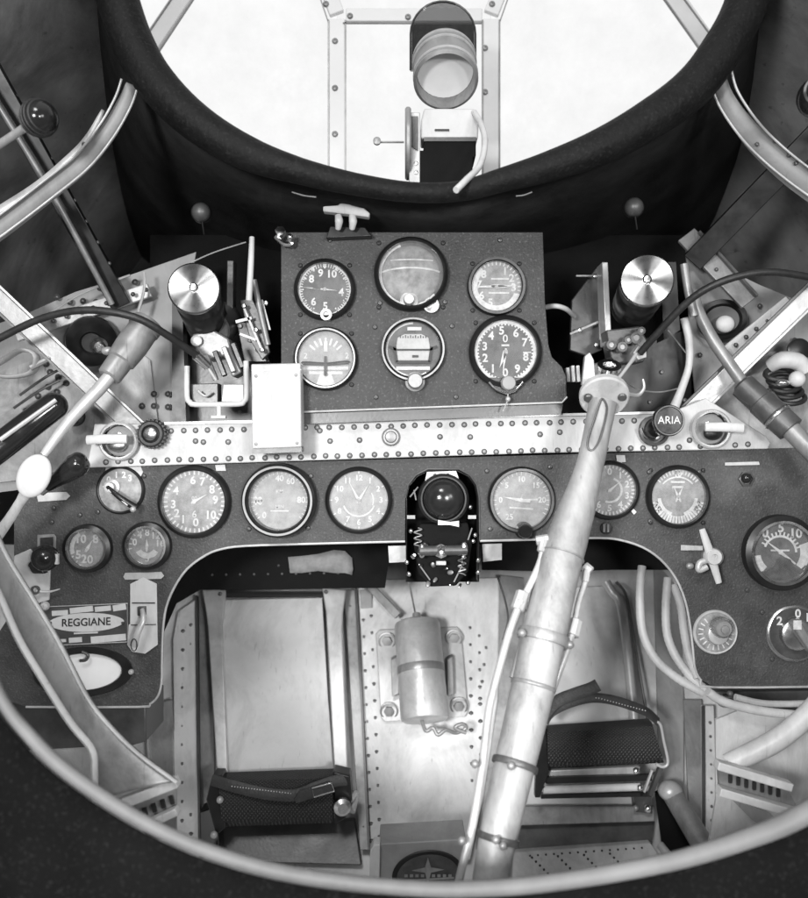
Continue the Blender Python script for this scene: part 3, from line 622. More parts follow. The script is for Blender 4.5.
# rotary selector switch upper left
def ex_sel(t, c, r):
    MB().lathe(P(113, 487, M1), (0, -1, 0), [(L(8), .002), (L(8), .005), (L(5), .006), (L(4.6), .014), (0, .015)], 24).build('hub', 'pale_metal', t)
    MB().tube([P(112, 486, M1) + Vector((0, -.016, 0)), P(125, 496, M1) + Vector((0, -.02, 0)), P(141, 507, M1) + Vector((0, -.018, 0))], [.002, .0034, .0045], 10).build('pointer_lever', 'black_paint', t)
    MB().tube([P(114, 489, M1) + Vector((0, -.019, 0)), P(134, 504, M1) + Vector((0, -.0235, 0))], .0009, 6, 1).build('pointer_line', 'mark_white', t)
    MB().sphere(P(139, 508, M1) + Vector((0, -.022, 0)), .0036).build('lever_tip', 'pale_metal', t)
dial(121, 490, 22, M1, 'selector switch with diagonal black pointer lever at panel top left', 'dial_mid', [('0', -48), ('1', -14), ('2', 14), ('3', 40), ('4', -76)], .22, .7, glassy=False, extra=ex_sel, screws=0, wide=1.1, cat='switch', name='selector_switch', deep=.004)
MB_ = MB().prism(pp([(106, 466), (140, 465), (143, 472), (139, 480), (104, 480)], .9985), (0, .0013, 0)).build('label_plate', 'pale_paint'); tag(MB_, 'pale blank tab peeking above the left selector switch', 'label plate')
# selector lower right
def ex_sel2(t, c, r):
    MB().lathe(c, (0, -1, 0), [(r * .62, .002), (r * .6, .01), (r * .5, .012), (0, .012)], 32).build('hub', 'steel', t)
    MB().bar(c + Vector((-.35 * r, -.020, .62 * r)), c + Vector((.42 * r, -.020, -.55 * r)), r * .34, .016).build('bar_handle', 'mid_metal', t, bevel=.003)
    MB().box(c + Vector((-.3 * r, -.0285, .5 * r)), (.3 * r, .001, .34 * r)).build('handle_marker', 'mark_white', t)
dial(794, 633, 26, M1, 'round selector with grey bar handle at the right edge below the ammeter', 'dial_dark', [('0', 8), ('1', 38), ('2', -52), ('3', 66)], .26, .76, glassy=False, extra=ex_sel2, screws=0, wide=1.1, cat='switch', name='selector_switch', deep=.004, bezel='steel')
def ex_rheo(t, c, r):
    MB().lathe(c, (0, -1, 0), [(r * .55, .002), (r * .5, .012), (r * .42, .013), (0, .013)], 28).build('collar', 'pale_metal', t)
    c2 = P(722, 628, M1 - .02)
    b = MB(); n = 20
    b.lathe(c2, (0, -1, 0), [(r * .42, -.012), (r * .44, .004), (r * .36, .007), (r * .2, .0075), (r * .18, .011), (0, .012)], 40)
    for i in range(n):
        a = 2 * math.pi * i / n; v = Vector((math.cos(a) * r * .44, 0, math.sin(a) * r * .44)); b.cyl(c2 + v + Vector((0, .010, 0)), c2 + v + Vector((0, -.003, 0)), r * .045, n=6)
    b.build('knurled_knob', 'mid_metal', t)
dial(715, 632, 20.5, M1, 'white ringed rheostat with knurled metal knob on the right lobe', 'dial_mid', [], .2, .7, [(.62, .86, 40, 320, 16, .06)], glassy=False, extra=ex_rheo, screws=0, wide=1.08, cat='rheostat', name='rheostat', deep=.004, bezel='pale_paint')

# central compass in its slot
t = thing('compass', 'black domed compass and mechanism in the central arched slot', 'compass', P(443, 590, 1.0))
sl = [(406.5, 582), (406.5, 498), (409, 486), (417, 476.5), (428, 471), (458, 471), (469, 476.5), (476, 486), (478.5, 498), (478.5, 582)]
MB().prism(pp(sl, 1.05), (0, .004, 0)).build('back_plate', 'black_matt', t)
wl = pp(sl, 1.003); MB().loft([wl, [p + Vector((0, .05, 0)) for p in wl]]).build('slot_wall', 'black_paint', t, solid=.0015)
dc = P(443.5, 499, .985)
MB().lathe(dc, (0, -1, 0), [(L(25), -.03), (L(25), .0), (L(22.5), .003), (L(21), .003), (L(21), -.004)], 40).build('bowl', 'black_paint', t)
MB().sphere(dc, L(20.5), (1, .7, 1), n=32).build('dome', 'bakelite', t)
MB().prism(pp([(427, 472), (456, 471), (459, 479), (452, 476), (433, 477), (425, 481)], .995), (0, .004, 0)).build('top_bracket', 'pale_metal', t)
screw(P(435, 475.5, .994), .002, t, 'rubber', 'screw'); screw(P(448, 475, .994), .002, t, 'rubber', 'screw')
MB().prism(pp([(420, 524), (468, 523), (472, 545), (468, 572), (456, 586), (430, 587), (418, 574), (414, 546)], .99), (0, .02, 0)).build('mechanism_body', 'black_matt', t, bevel=.002)
MB().cyl(P(420, 551, .975), P(467, 550, .975), L(5)).build('axle', 'dark_metal', t)
for p, rr in (((422, 551), 5.5), ((464, 549), 5.5)):
    MB().sphere(P(*p, .974), L(rr), (.7, .6, 1.3)).build('axle_nut', 'bright_metal', t)
MB().lathe(P(441, 551, .975), (0, -1, 0), [(L(7), -.01), (L(7), .003), (L(4), .006), (L(2), .012), (0, .012)], 8).build('centre_nut', 'bright_metal', t)
MB().box(P(441, 563, .975), (L(10), .006, L(4))).build('lower_clip', 'pale_metal', t, bevel=.001)
MB().prism(pp([(438, 520), (450, 522), (459, 521), (459, 527), (450, 525), (438, 525)], .978), (0, .004, 0)).build('upper_clip', 'white_plate', t)
for x in (411, 472): MB().box(P(x, 517, 1.0), (L(8), .004, L(3.5))).build('side_tab', 'mid_metal', t)
for p in ((411, 531), (407, 562), (409, 574), (475, 535), (473, 541), (478, 560), (478, 572), (470, 507), (468, 583)): MB().sphere(P(*p, .99), .0028).build('side_pin', 'bright_metal', t)
random.seed(5)
for i in range(16):
    x = random.uniform(412, 474); y = random.uniform(528, 588); rr = random.uniform(1.2, 2.6)
    MB().lathe(P(x, y, .983), (random.uniform(-.4, .4), -1, random.uniform(-.4, .4)), [(L(rr), -.004), (L(rr), .002), (L(rr * .6), .004), (0, .0035)], 10).build('small_screw', random.choice(['steel', 'bright_metal', 'mid_metal']), t)
MB().tube([P(418 + 4 * math.sin(k * 1.6), 528 + k * 1.5, .982) for k in range(14)], .0008, 6, 4).build('hair_spring', 'steel', t)
MB().tube([P(462 + 4 * math.sin(k * 1.6), 556 + k * 1.5, .982) for k in range(14)], .0008, 6, 4).build('hair_spring', 'steel', t)
for a, c in (((416, 500), (414, 490)), ((410, 497), (418, 487)), ((420, 566), (430, 580)), ((462, 566), (454, 582)), ((468, 540), (472, 528))):
    MB().tube([P(*a, .985), P(*c, .985)], .0009, 6, 1).build('link_wire', 'mid_metal', t)

# ================================================================== LEVERS, LABELS AND FITTINGS ON THE LOWER PANEL
def plate(poly, Y, label, cat='label plate', m='pale_paint', name='label_plate', th=.0015, bevel=.0004):
    return tag(MB().prism(pp(poly, Y), (0, th, 0)).build(name, m, bevel=bevel), label, cat)
plate([(36, 493), (66, 492), (70, 496), (66, 500), (38, 502)], .9975, 'blank arrow ended label strip under the white paddle lever')
plate([(125, 573), (161, 572), (164, 576), (161, 579), (125, 580), (123, 577)], .9975, 'blank label strip above the white pointed switch plate')
plate([(725, 462.5), (759, 461.5), (760, 465), (725, 465.7)], .9975, 'thin white label bar above the small black push button')
plate([(681, 545), (703, 546), (703, 550.5), (681, 550.5)], .9975, 'short white label bar touching the cross shaped cock handle')
plate([(215, 465), (225, 464.5), (226, 471), (216, 471)], .9975, 'tiny white square tab above the first big dial')
plate([(616, 455), (625, 455), (626, 462), (617, 463)], .9975, 'tiny white square tab above the half hidden dial')
plate([(388, 546), (407, 545.5), (407, 562), (389, 563)], 1.03, 'pale bracket square hanging left of the central compass', 'bracket', 'pale_metal', 'bracket', .003)
plate([(482, 544), (502, 543.5), (502, 560), (483, 562)], 1.03, 'pale bracket square hanging right of the central compass', 'bracket', 'pale_metal', 'bracket', .003)
t = thing('push_button', 'small black push button near the top right of the lower panel', 'button', P(746, 479, 1.0))
MB().lathe(P(746, 479, 1.0), (0, -1, 0), [(L(8), 0), (L(8), .003), (L(6), .004), (L(6), .001)], 6).build('nut', 'dark_metal', t)
MB().sphere(P(746, 478, .994), L(5), (1, 1, 1)).build('cap', 'bakelite', t)
t = thing('toggle_switch', 'tiny dark toggle under the half hidden dial', 'switch', P(606, 528, 1.0))
MB().lathe(P(606, 528, 1.0), (0, -1, 0), [(L(6), 0), (L(6), .003), (L(4), .004), (0, .004)], 16).build('collar', 'rubber', t)
for dx in (-2, 2): MB().cyl(P(606 + dx, 524, .994), P(606 + dx, 532, .994), .0016, n=8).build('prong', 'steel', t)
plate([(629, 509), (632, 507), (637, 512), (634, 515)], .9975, 'tiny metal pointer tab right of the half hidden dial', 'tab', 'pale_metal', 'tab')

# cross handled cock
t = thing('fuel_cock', 'white cross shaped cock handle with small lever on the right lobe', 'cock handle', P(711, 556, 1.0))
hc = P(711, 556, .978)
MB().lathe(P(711, 556, 1.0), (0, -1, 0), [(L(10), 0), (L(9), .012), (L(8), .014), (0, .014)], 24).build('base', 'mid_metal', t)
MB().tube([P(702, 529, .975), P(711, 556, .974), P(719, 583, .975)], [L(3), L(4.5), L(3)], 12, 3, flat=((0, 1, 0), .6)).build('handle_arm', 'white_plate', t)
MB().lathe(P(711, 556, .982), (0, -1, 0), [(0, 0), (L(8), 0), (L(8), .01), (L(7), .012), (L(3), .012), (L(2.5), .009), (0, .009)], 24).build('hub', 'white_plate', t)
MB().tube([P(708, 560, .98), P(700, 563, .98), P(699, 570, .98), (P(707, 567, .98))], L(3.2), 10).build('side_lever', 'pale_metal', t)
MB().sphere(P(690, 566, .985), L(4), (1, .7, .8)).build('side_screw', 'mid_metal', t)

# maker's plate
t = thing('maker_plate', "maker's plate with dark letters in a white lozenge, left of the lever switch", 'nameplate', P(88, 645, 1.0))
MB().prism(pp([(42, 608), (127, 604), (127, 641), (52, 645)], .9975), (0, .002, 0)).build('backing', 'dark_metal', t, bevel=.0004)
MB().tube(pp([(42, 607), (127.5, 603.5), (127.5, 642), (52, 645.5)], .9965), .0007, 6, 1, closed=True).build('border', 'pale_metal', t)
ov = []
for i in range(41):
    a = 2 * math.pi * i / 41; x = math.cos(a); z = math.sin(a); z = (abs(z) ** 1.15) * (1 if z > 0 else -1); ov.append((86 + 38 * x, 622.5 - .025 * 38 * x - 9.5 * z))
MB().prism(pp(ov, .9965), (0, .0015, 0)).build('lozenge', 'white_plate', t)
rt = Vector((1, 0, .035)).normalized()
MB().text('REGGIANE', P(86, 622.5, .9958), L(7.6), rt, (0, 0, 1), .015, .95).build('lettering', 'mark_black', t, norm=False)
for (a, c, wd) in (((52, 613.5), (68, 612.5), 5), ((70, 611), (93, 608.5), 5.5), ((95, 609.5), (111, 608), 5), ((113, 608.5), (126, 606.5), 6), ((56, 641), (66, 640.5), 3), ((69, 640.5), (82, 639.5), 5), ((91, 640), (126, 637), 6.5), ((74, 633.5), (98, 632.5), 1.5)):
    MB().bar(P(*a, .9965), P(*c, .9965), L(wd), .0012).build('white_strip', 'white_plate', t)
for x in (50.5, 122.5): screw(P(x, 623, .9955), .0014, t, 'dark_metal', 'screw')

# switch on its pointed plate
t = thing('lever_switch', 'lever switch on a tall white plate pointed at both ends', 'switch', P(143, 655, 1.0))
MB().prism(pp([(130, 584), (143, 577.5), (156.5, 584), (157.5, 645), (145, 654), (132, 652), (127, 645), (128.5, 625), (130, 624)], .997), (0, .0025, 0)).build('plate', 'white_plate', t, bevel=.0005)
MB().bar(P(132, 603, .996), P(155, 603, .996), L(1), .001).build('scale_line', 'mark_black', t)
MB().bar(P(131, 625, .996), P(156, 624.5, .996), L(.8), .001).build('scale_line', 'dark_metal', t)
MB().box(P(142, 611, .995), (L(8), .006, L(9))).build('pivot_block', 'dark_metal', t, bevel=.001)
MB().tube([P(142, 609, .985), P(143, 620, .978), P(137, 634, .975), P(134, 646, .978)], [.0025, .0038, .0042, .005], 12, flat=((0, 1, 0), .7)).build('lever', 'pale_metal', t)
MB().tube([P(134 + 3 * math.cos(R(a)), 645 + 6 * math.sin(R(a)), .9725) for a in range(0, 360, 40)], .0007, 6, 3, closed=True).build('lever_eye', 'mark_black', t)
# oval window
t = thing('oval_window', 'white oval window with thick dark rim low on the left lobe', 'window', P(84, 695, 1.0))
oc = P(83, 672, 1.0)
def oval(rx, ry, n=48): return [(83 + rx * math.cos(2 * math.pi * i / n) , 672 - rx * .04 * math.cos(2 * math.pi * i / n) - ry * math.sin(2 * math.pi * i / n)) for i in range(n)]
o1 = pp(oval(50, 25), .999); o2 = pp(oval(49, 24), .992); o3 = pp(oval(39, 18.5), .992); o4 = pp(oval(38, 18), .998)
MB().loft([o1, o2, o3, o4], closed=True).build('rim', 'black_paint', t)
MB().prism(pp(oval(38.5, 18.3), .9985), (0, .001, 0)).build('pane', 'frame_white', t)
MB().tube(pp([(82, 652), (88, 655), (86, 660), (80, 661)], .989), .0018, 8).build('latch', 'dark_metal', t)
screw(P(131, 672, .992), .003, t, 'pale_metal', 'rim_screw')

# black knob lever on white plate
t = thing('knob_lever', 'shiny black ball knob before a pale plate on the left lobe', 'lever', P(44, 575, 1.0))
MB().prism(pp([(14, 556), (30, 549), (36, 556), (50, 570), (49, 600), (30, 606), (12, 600)], .996), (0, .003, 0)).build('plate', 'pale_paint', t, bevel=.0005)
MB().prism(pp([(37, 535), (54, 534), (56, 537), (56, 549), (37, 550)], .9965), (0, .002, 0)).build('guard', 'mid_metal', t, bevel=.0005)
MB().prism(pp([(40, 538), (53, 537), (53, 547), (40, 548)], .9955), (0, .0015, 0)).build('guard_window', 'rubber', t)
MB().sphere(P(45, 558, .975), L(13), (1, 1, 1), n=28).build('ball', 'bakelite', t)
MB().prism(pp([(27, 565), (34, 556), (45, 574), (32, 574)], .976), (0, .012, 0)).build('foot', 'bakelite', t, bevel=.002)
MB().box(P(57, 559, .972), (L(3), .004, L(10))).build('side_mark', 'white_plate', t)
t = thing('clip_pin', 'little pale pin with round eye below the black ball knob', 'pin', P(40, 592, 1.0))
MB().tube(pp([(37, 591), (48, 592), (60, 589)], .99), [.0022, .0016, .0006], 8).build('pin', 'pale_metal', t)
MB().lathe(P(36, 590, .99), (0, -1, 0), [(L(2.5), 0), (L(4.5), 0), (L(4.5), .003), (L(2.5), .003)], 18, closed=True).build('eye', 'dark_metal', t)
screw(P(45, 606, .992), .005, t, 'pale_metal', 'screw')

# paddle lever
t = thing('paddle_lever', 'white spoon shaped paddle lever at the left edge', 'lever', P(0, 525, .9))
MB().sphere(P(34, 476, .90), L(17.5, .9), (.95, .4, 1.3), Matrix.Rotation(R(24), 3, 'Y'), 32).build('paddle', 'white_plate', t)
MB().tube([P(28, 489, .905), P(20, 502, .91), P(8, 521, .92), P(-12, 548, .93)], [L(7, .9), L(5, .9), L(5.5, .9), L(7, .9)], 12, flat=((0, 1, 0), .6)).build('stem', 'pale_paint', t)
t = thing('control_handle', 'glossy black teardrop handle beside the white paddle', 'lever', P(50, 485, .93))
MB().tube([P(48, 488, .945), P(56, 481, .94), P(68, 472, .93), P(77, 465, .925), P(82, 460, .923), P(85, 458, .922)], [L(4, .93), L(7, .93), L(10.5, .93), L(12.5, .93), L(10, .93), L(2.5, .93)], 20, 5).build('grip', 'bakelite', t)
MB().cyl(P(42, 493, .95), P(50, 487, .945), L(3, .93)).build('stem', 'steel', t)

# throttle style handle left edge
t = thing('throttle_grip', 'fat black tubular grip with painted highlight stripe at the left edge', 'handle', P(0, 460, .95))
MB().tube([P(-30, 470, .93), P(0, 447, .945), P(30, 424, .955), P(54, 406, .965)], [L(13), L(13.5), L(13.5), L(13)], 24, 3).build('grip', 'bakelite', t)
MB().sphere(P(54, 406, .965), L(13), n=24).build('grip_end', 'bakelite', t)
MB().tube([P(0, 440, .927), P(56, 400, .949)], L(2.2), 8, 1).build('highlight_strip', 'pale_metal', t)  # pale strip drawn as the specular highlight along the black grip

# ball lever upper left
t = thing('ball_lever', 'ribbed black ball knob on a pale rod at upper left', 'lever', P(0, 150, .82))
bc = P(39, 118, .80); b = MB(); b.sphere(bc, L(18, .8), n=32)
b.build('ball', 'bakelite', t)
axd = (P(39, 118, .80) - P(10, 135, .84)).normalized()
for k in (-.5, -.25, 0, .25, .5):
    rr = L(18, .8) * math.sqrt(1 - k * k); MB().lathe(bc + axd * L(18, .8) * k, axd, [(rr - .0004, -.0008), (rr + .0008, 0), (rr - .0004, .0008)], 40).build('rib', 'rubber', t)
MB().tube([P(24, 128, .82), P(0, 144, .84), P(-30, 163, .87)], L(4, .85), 10, 2).build('rod', 'pale_metal', t)
t = thing('ball_lever', 'dark round knob half cut off at the upper right edge', 'lever', P(812, 100, .82))
MB().sphere(P(818, 97, .82), L(20, .82), (1, 1, 1), n=28).build('ball', 'bakelite', t)
MB().tube([P(830, 105, .84), P(860, 125, .88)], L(4, .85), 10, 1).build('rod', 'pale_metal', t)
MB().lathe(P(818, 97, .82), (-.3, -1, 0), [(L(15, .82), .016), (L(16, .82), .0175), (L(14, .82), .0195)], 32, closed=True).build('knob_ring', 'steel', t)

# hemispherical buttons under the deck
for p, lb in (((201, 212), 'small dim round lamp in the dark below the hoop, left'), ((634, 207), 'small dim round lamp in the dark below the hoop, right')):
    t = thing('dome_lamp', lb, 'lamp', P(*p, .97))
    MB().sphere(P(*p, .97), L(9), n=24).build('dome', 'dark_metal', t)
    MB().lathe(P(*p, .975), (0, -1, 0), [(L(10), -.006), (L(10), .0), (L(9), .002), (L(9), -.006)], 28, closed=True).build('collar', 'black_paint', t)
    MB().tube([P(p[0] + 1, p[1] + 8, .97), P(p[0] + 3, p[1] + 22, 1.0)], .0008, 6, 1).build('wire', 'dark_metal', t)
t = thing('release_handle', 'white flat topped T handle in the dark above the upper panel', 'handle', P(345, 235, .94))
MB().prism(pp([(323, 206), (338, 205), (340, 203), (350, 203), (352, 205), (364, 208), (370, 213), (369, 217), (350, 214), (323, 211)], .93), (0, .012, 0)).build('crosspiece', 'white_plate', t, bevel=.0012)
for x in (338, 352): MB().tube([P(x, 215, .935), P(x + 1, 221, .935), P(x, 229, .94)], [L(3), L(4), L(2.5)], 10).build('leg', 'white_plate', t)
MB().prism(pp([(330, 226), (365, 227), (372, 236), (326, 238)], .95), (0, .02, 0)).build('base', 'black_paint', t, bevel=.001)
t = thing('pipe_fitting', 'small bright pipe fitting at the upper panel top left corner', 'fitting', P(285, 245, .95))
MB().lathe(P(281, 234, .955), (0, -1, .3), [(0, 0), (L(5), 0), (L(5), .008), (L(3), .009), (0, .009)], 6).build('nut', 'bright_metal', t)
MB().tube(pp([(276, 236), (283, 243), (291, 244), (290, 238)], .952), L(2.6), 8).build('elbow', 'bright_metal', t)
MB().sphere(P(290, 237, .945), L(3)).build('end_cap', 'bright_metal', t)
for i, (a, c, lb) in enumerate((((292, 192), (316, 197), 'short bright strip under the hoop, left of centre'), ((516, 196), (532, 192), 'short faint strip under the hoop, right of centre'))):
    tag(MB().tube([P(*a, .845), P((a[0] + c[0]) / 2, (a[1] + c[1]) / 2 + 1.0, .845), P(*c, .845)], .0006, 6).build('edge_dash', 'mid_metal'), lb, 'clip')  # thin metal strips drawing faint lines under the hoop

# ================================================================== GUN BREECH MOUNTS
def breech(cx, cy, rr, back, Y0, label, right):
    t = thing('gun_breech', label, 'gun breech', P(cx, cy + 60, 1.0))
    c = P(cx, cy, Y0); bk = P(*back, Y0 + .16); ax = (bk - c)
    face = (P(cx, cy, Y0).normalized() * -1 + Vector((0, 0, .22)) + Vector((-.12 if not right else .05, 0, 0))).normalized()
    prof = [(0, .0008), (L(3, Y0), .0008), (L(3.2, Y0), 0), (L(rr - 1.5, Y0), 0), (L(rr, Y0), -.002), (L(rr, Y0), -.006), (L(rr - 2, Y0), -.007), (0, -.007)]
    d = MB().lathe(Vector((0, 0, 0)), (0, 1, 0), [(r_, -h_) for r_, h_ in prof], 56)
    o = d.build('cocking_disc', 'disc_metal', t)
    # rebuild origin at the disc so that the turned finish runs round its own axis
    me = o.data; me.transform(Matrix.Translation(Vector(t['_o'])))
    o.location = c - Vector(t['_o']); o.rotation_euler = Vector((0, -1, 0)).rotation_difference(face).to_euler()
    MB().lathe(c, face, [(0, .0), (L(4.5, Y0), .0), (L(4.5, Y0), .004), (L(3, Y0), .006), (0, .0065)], 20).build('disc_pin', 'bright_metal', t)
    b2 = -face; m_ = c + b2 * .007
    b = MB(); ctrs = [(0, 1.0), (.02, 1.0), (.022, .95), (.03, .95), (.032, 1.0), (.06, .98), (.062, .92), (.075, .92), (.077, .97), (.10, .95)]
    a2 = (bk - m_).normalized(); n = 40; rows = []
    for h, k in ctrs:
        f = min(h / .06, 1); q = m_ + a2 * h
        axx = (b2 * (1 - f) + a2 * f).normalized(); _, u, v = frame(axx)
        rows.append([q + (u * math.cos(2 * math.pi * i / n) + v * math.sin(2 * math.pi * i / n)) * L(rr, Y0) * .93 * k for i in range(n)])
    b.loft(rows, closed=True); b.build('breech_body', 'black_paint', t)
    return t, c
t, c = breech(194, 288, 26, (216, 345), .935, 'left gun breech with polished disc above a white U bracket', False)
MB().cyl(P(210, 330, 1.01), P(224, 320, 1.07), L(20), L(20), 28, .002).build('rear_collar', 'dark_metal', t)
MB().prism(pp([(192, 334), (214, 330), (228, 338), (232, 352), (242, 372), (232, 377), (224, 356), (208, 360), (196, 350)], 1.0), (0, .03, 0)).build('bracket_body', 'mid_metal', t, bevel=.002)
MB().lathe(P(197, 341, .997), (0, -1, 0), [(L(5.5), 0), (L(5.5), .004), (L(3), .005), (0, .004)], 20).build('bracket_bolt', 'pale_metal', t)
for k in range(4):
    MB().bar(P(206 + k * 9, 355 - k * 4, .992), P(216 + k * 9, 380 - k * 4, .992), L(5), .008).build('bracket_rib', 'black_paint' if k % 2 else 'mid_metal', t, bevel=.001)
MB().tube(pp([(187, 366), (187, 396), (190, 402), (196, 404.5), (238, 404), (244, 401), (246.5, 395), (246, 361)], .985), L(2.8), 10, 3).build('u_clamp', 'white_plate', t)
MB().prism(pp([(190, 384), (218, 383), (218, 404), (192, 404)], .995), (0, .02, 0)).build('latch_block', 'dark_metal', t, bevel=.001)
MB().prism(pp([(223, 384), (244, 384), (244, 402), (221, 402)], .990), (0, .02, 0)).build('latch_plate', 'mid_metal', t, bevel=.001)
MB().cyl(P(219, 405, .985), P(219, 417, .985), L(2.4)).build('clamp_screw', 'white_plate', t); MB().box(P(219, 417, .985), (L(14), .008, L(2.4))).build('clamp_foot', 'white_plate', t)
MB().tube(pp([(198, 391), (205, 396), (211, 392)], .985), .0016, 8).build('spring_hook', 'pale_metal', t)
MB().bar(P(232, 262, 1.06), P(231, 330, 1.06), L(7), .02).build('slide_rail', 'dark_metal', t, bevel=.001)
MB().prism(pp([(172, 300), (182, 300), (186, 420), (184, 428), (172, 428)], 1.07), (0, .02, 0)).build('mount_post', 'black_paint', t)
MB().prism(pp([(236, 320), (256, 325), (266, 350), (270, 362), (244, 362)], 1.04), (0, .03, 0)).build('rear_plate', 'black_paint', t, bevel=.001)
for p in ((240, 326), (250, 340), (258, 350)): screw(P(*p, 1.038), .003, t, 'mid_metal', 'screw')

t, c = breech(647, 280, 26.5, (626, 320), .935, 'right gun breech with polished disc above the flanged column head', True)
MB().prism(pp([(602, 262), (608, 262), (612, 345), (606, 345)], 1.03), (0, .03, 0)).build('side_plate', 'pale_metal', t, bevel=.001)
MB().prism(pp([(606, 330), (640, 326), (650, 345), (644, 362), (612, 364)], 1.02), (0, .03, 0)).build('bracket_body', 'dark_metal', t, bevel=.002)
for p, rr in (((611, 345), 5), ((622, 347), 5), ((636, 338), 6), ((641, 331), 4), ((628, 340), 4)):
    MB().lathe(P(*p, 1.0), (0, -1, 0), [(L(rr), -.01), (L(rr), .003), (L(rr * .6), .005), (L(rr * .5), .002), (0, .002)], 18).build('bracket_bolt', 'mid_metal', t)
MB().tube([P(641, 350, .99), P(632, 362, .985), P(618, 378, .97)], .0014, 8, 3).build('link_rod', 'pale_metal', t)
MB().lathe(P(640, 353, .985), (0, -1, 0), [(0, -.004), (L(9), -.004), (L(7), .002), (0, .002)], 5).build('star_nut', 'mid_metal', t)
MB().prism(pp([(586, 365), (600, 362), (604, 380), (590, 386)], .99), (0, .02, 0)).build('lower_lug', 'mid_metal', t, bevel=.002)
MB().prism(pp([(660, 262), (676, 262), (680, 330), (664, 340)], 1.06), (0, .03, 0)).build('mount_post', 'black_paint', t)
for (a, c) in (((572, 366), (573, 382)), ((577, 366), (578, 382)), ((567, 368), (568, 382))):
    MB().bar(P(*a, 1.0), P(*c, 1.0), L(3), .01).build('spring_leaf', 'pale_metal', t)

bx = lambda poly, Y, d, nm, m, L_, c_: tag(MB().prism(pp(poly, Y), (0, d, 0)).build(nm, m, bevel=.001), L_, c_)
t = thing('link_bracket', 'dark linkage bracket with bright bolts just left of the upper panel', 'bracket', P(258, 340, 1.02))
MB().prism(pp([(240, 300), (252, 298), (262, 318), (270, 352), (262, 360), (250, 340)], 1.02), (0, .008, 0)).build('plate', 'dark_metal', t, bevel=.001)
for a, c_, w_ in (((243, 305), (262, 350), 2), ((236, 322), (252, 318), 3), ((240, 334), (256, 340), 2.4), ((262, 300), (270, 330), 2)): MB().bar(P(*a, 1.008), P(*c_, 1.008), L(w_), .004).build('link', 'mid_metal', t)
for p in ((244, 306), (256, 330), (262, 350), (266, 303)): screw(P(*p, 1.006), .0028, t, 'steel', 'bolt')
t = thing('link_bracket', 'dark linkage bracket with levers left of the right breech', 'bracket', P(590, 340, 1.03))
MB().prism(pp([(572, 300), (596, 268), (602, 268), (602, 350), (588, 356), (570, 350)], 1.08), (0, .008, 0)).build('plate', 'dark_metal', t, bevel=.001)
for a, c_, w_ in (((576, 276), (594, 276), 1.6), ((570, 334), (598, 322), 2.2), ((598, 268), (600, 340), 2)): MB().bar(P(*a, 1.06), P(*c_, 1.06), L(w_), .004).build('link', 'mid_metal', t)
for p in ((595, 276), (580, 330), (596, 345)): screw(P(*p, 1.06), .0028, t, 'steel', 'bolt')
t = thing('mount_plate', 'dark grey pierced plate beneath the left breech and bracket', 'plate', P(200, 420, 1.12))
MB().prism(pp([(170, 330), (250, 345), (252, 425), (170, 428)], 1.12), (0, .004, 0)).build('plate', 'dark_metal', t)
for p in ((178, 380), (178, 395), (180, 410), (176, 350), (186, 415), (240, 412), (176, 366)): screw(P(*p, 1.118), .0026, t, 'mid_metal', 'screw')
t = thing('mount_plate', 'dark plate with small bolts between right breech and ARIA knob', 'plate', P(650, 405, 1.12))
MB().prism(pp([(608, 345), (690, 330), (692, 410), (608, 412)], 1.12), (0, .004, 0)).build('plate', 'black_paint', t)
for p in ((616, 400), (650, 402), (662, 372), (685, 400)): screw(P(*p, 1.118), .0026, t, 'mid_metal', 'screw')
t = thing('hydraulic_union', 'small pipe union cluster on the left side sheet under the throttle grip', 'fitting', P(76, 417, 1.05))
MB().lathe(P(76, 417, 1.07), (.1, -1, .1), [(L(10), 0), (L(9), .004), (L(6), .004), (L(6), -.002), (0, -.002)], 24).build('socket', 'black_paint', t)
MB().lathe(P(76, 417, 1.066), (.1, -1, .1), [(0, 0), (L(4), 0), (L(4), .008), (0, .009)], 6).build('nut', 'steel', t)
for (a, c_, lb) in (((20, 395), (66, 366), 'thin pipe on the left side sheet, upper of two'), ((14, 408), (60, 380), 'thin pipe on the left side sheet, lower of two')):
    tag(MB().tube([P(*a, 1.06), P((a[0] + c_[0]) / 2 + 2, (a[1] + c_[1]) / 2 - 3, 1.055), P(*c_, 1.06)], .0018, 8).build('thin_pipe', 'dark_metal'), lb, 'pipe', 'thin pipes on the left side sheet')
# thin rods beside the guns
tag(MB().tube([P(252, 237, .97), P(251, 262, .97), P(249, 300, .98)], [L(2.5), L(3), L(3.2)], 10).build('white_rod', 'white_plate'), 'slim white upright rod between left breech and upper panel', 'rod')
tag(MB().tube([P(254, 280, 1.0), P(260, 310, 1.0), P(268, 345, 1.0)], L(3), 10).build('grey_rod', 'mid_metal'), 'slanting grey rod just below the slim white rod', 'rod')
tag(MB().tube([P(684, 264, .98), P(688, 290, .98), P(694, 316, .98)], L(4), 10).build('grey_rod', 'mid_metal'), 'stubby grey upright rod right of the right breech', 'rod')
tag(MB().tube([P(546, 307, 1.03), P(556, 306, 1.02), P(566, 309, 1.03), P(574, 316, 1.06)], L(2.6), 10).build('pipe_bend', 'white_plate'), 'short white pipe bend right of the upper panel', 'pipe')
tag(MB().tube([P(x, y, 1.0) for x, y in ((684, 318), (689, 340), (689, 365), (682, 388), (674, 408))], [L(4), L(4), L(3.6), L(4), L(5)], 12).build('braided_hose', 'pale_paint'), 'pale braided hose dropping from right breech to the round ARIA knob', 'hose')
tag(MB().tube([P(x, y, 1.03) for x, y in ((628, 384), (640, 390), (660, 392), (680, 388))], .0009, 6).build('wire', 'mid_metal'), 'thin slack wire right of the column flange', 'wire')
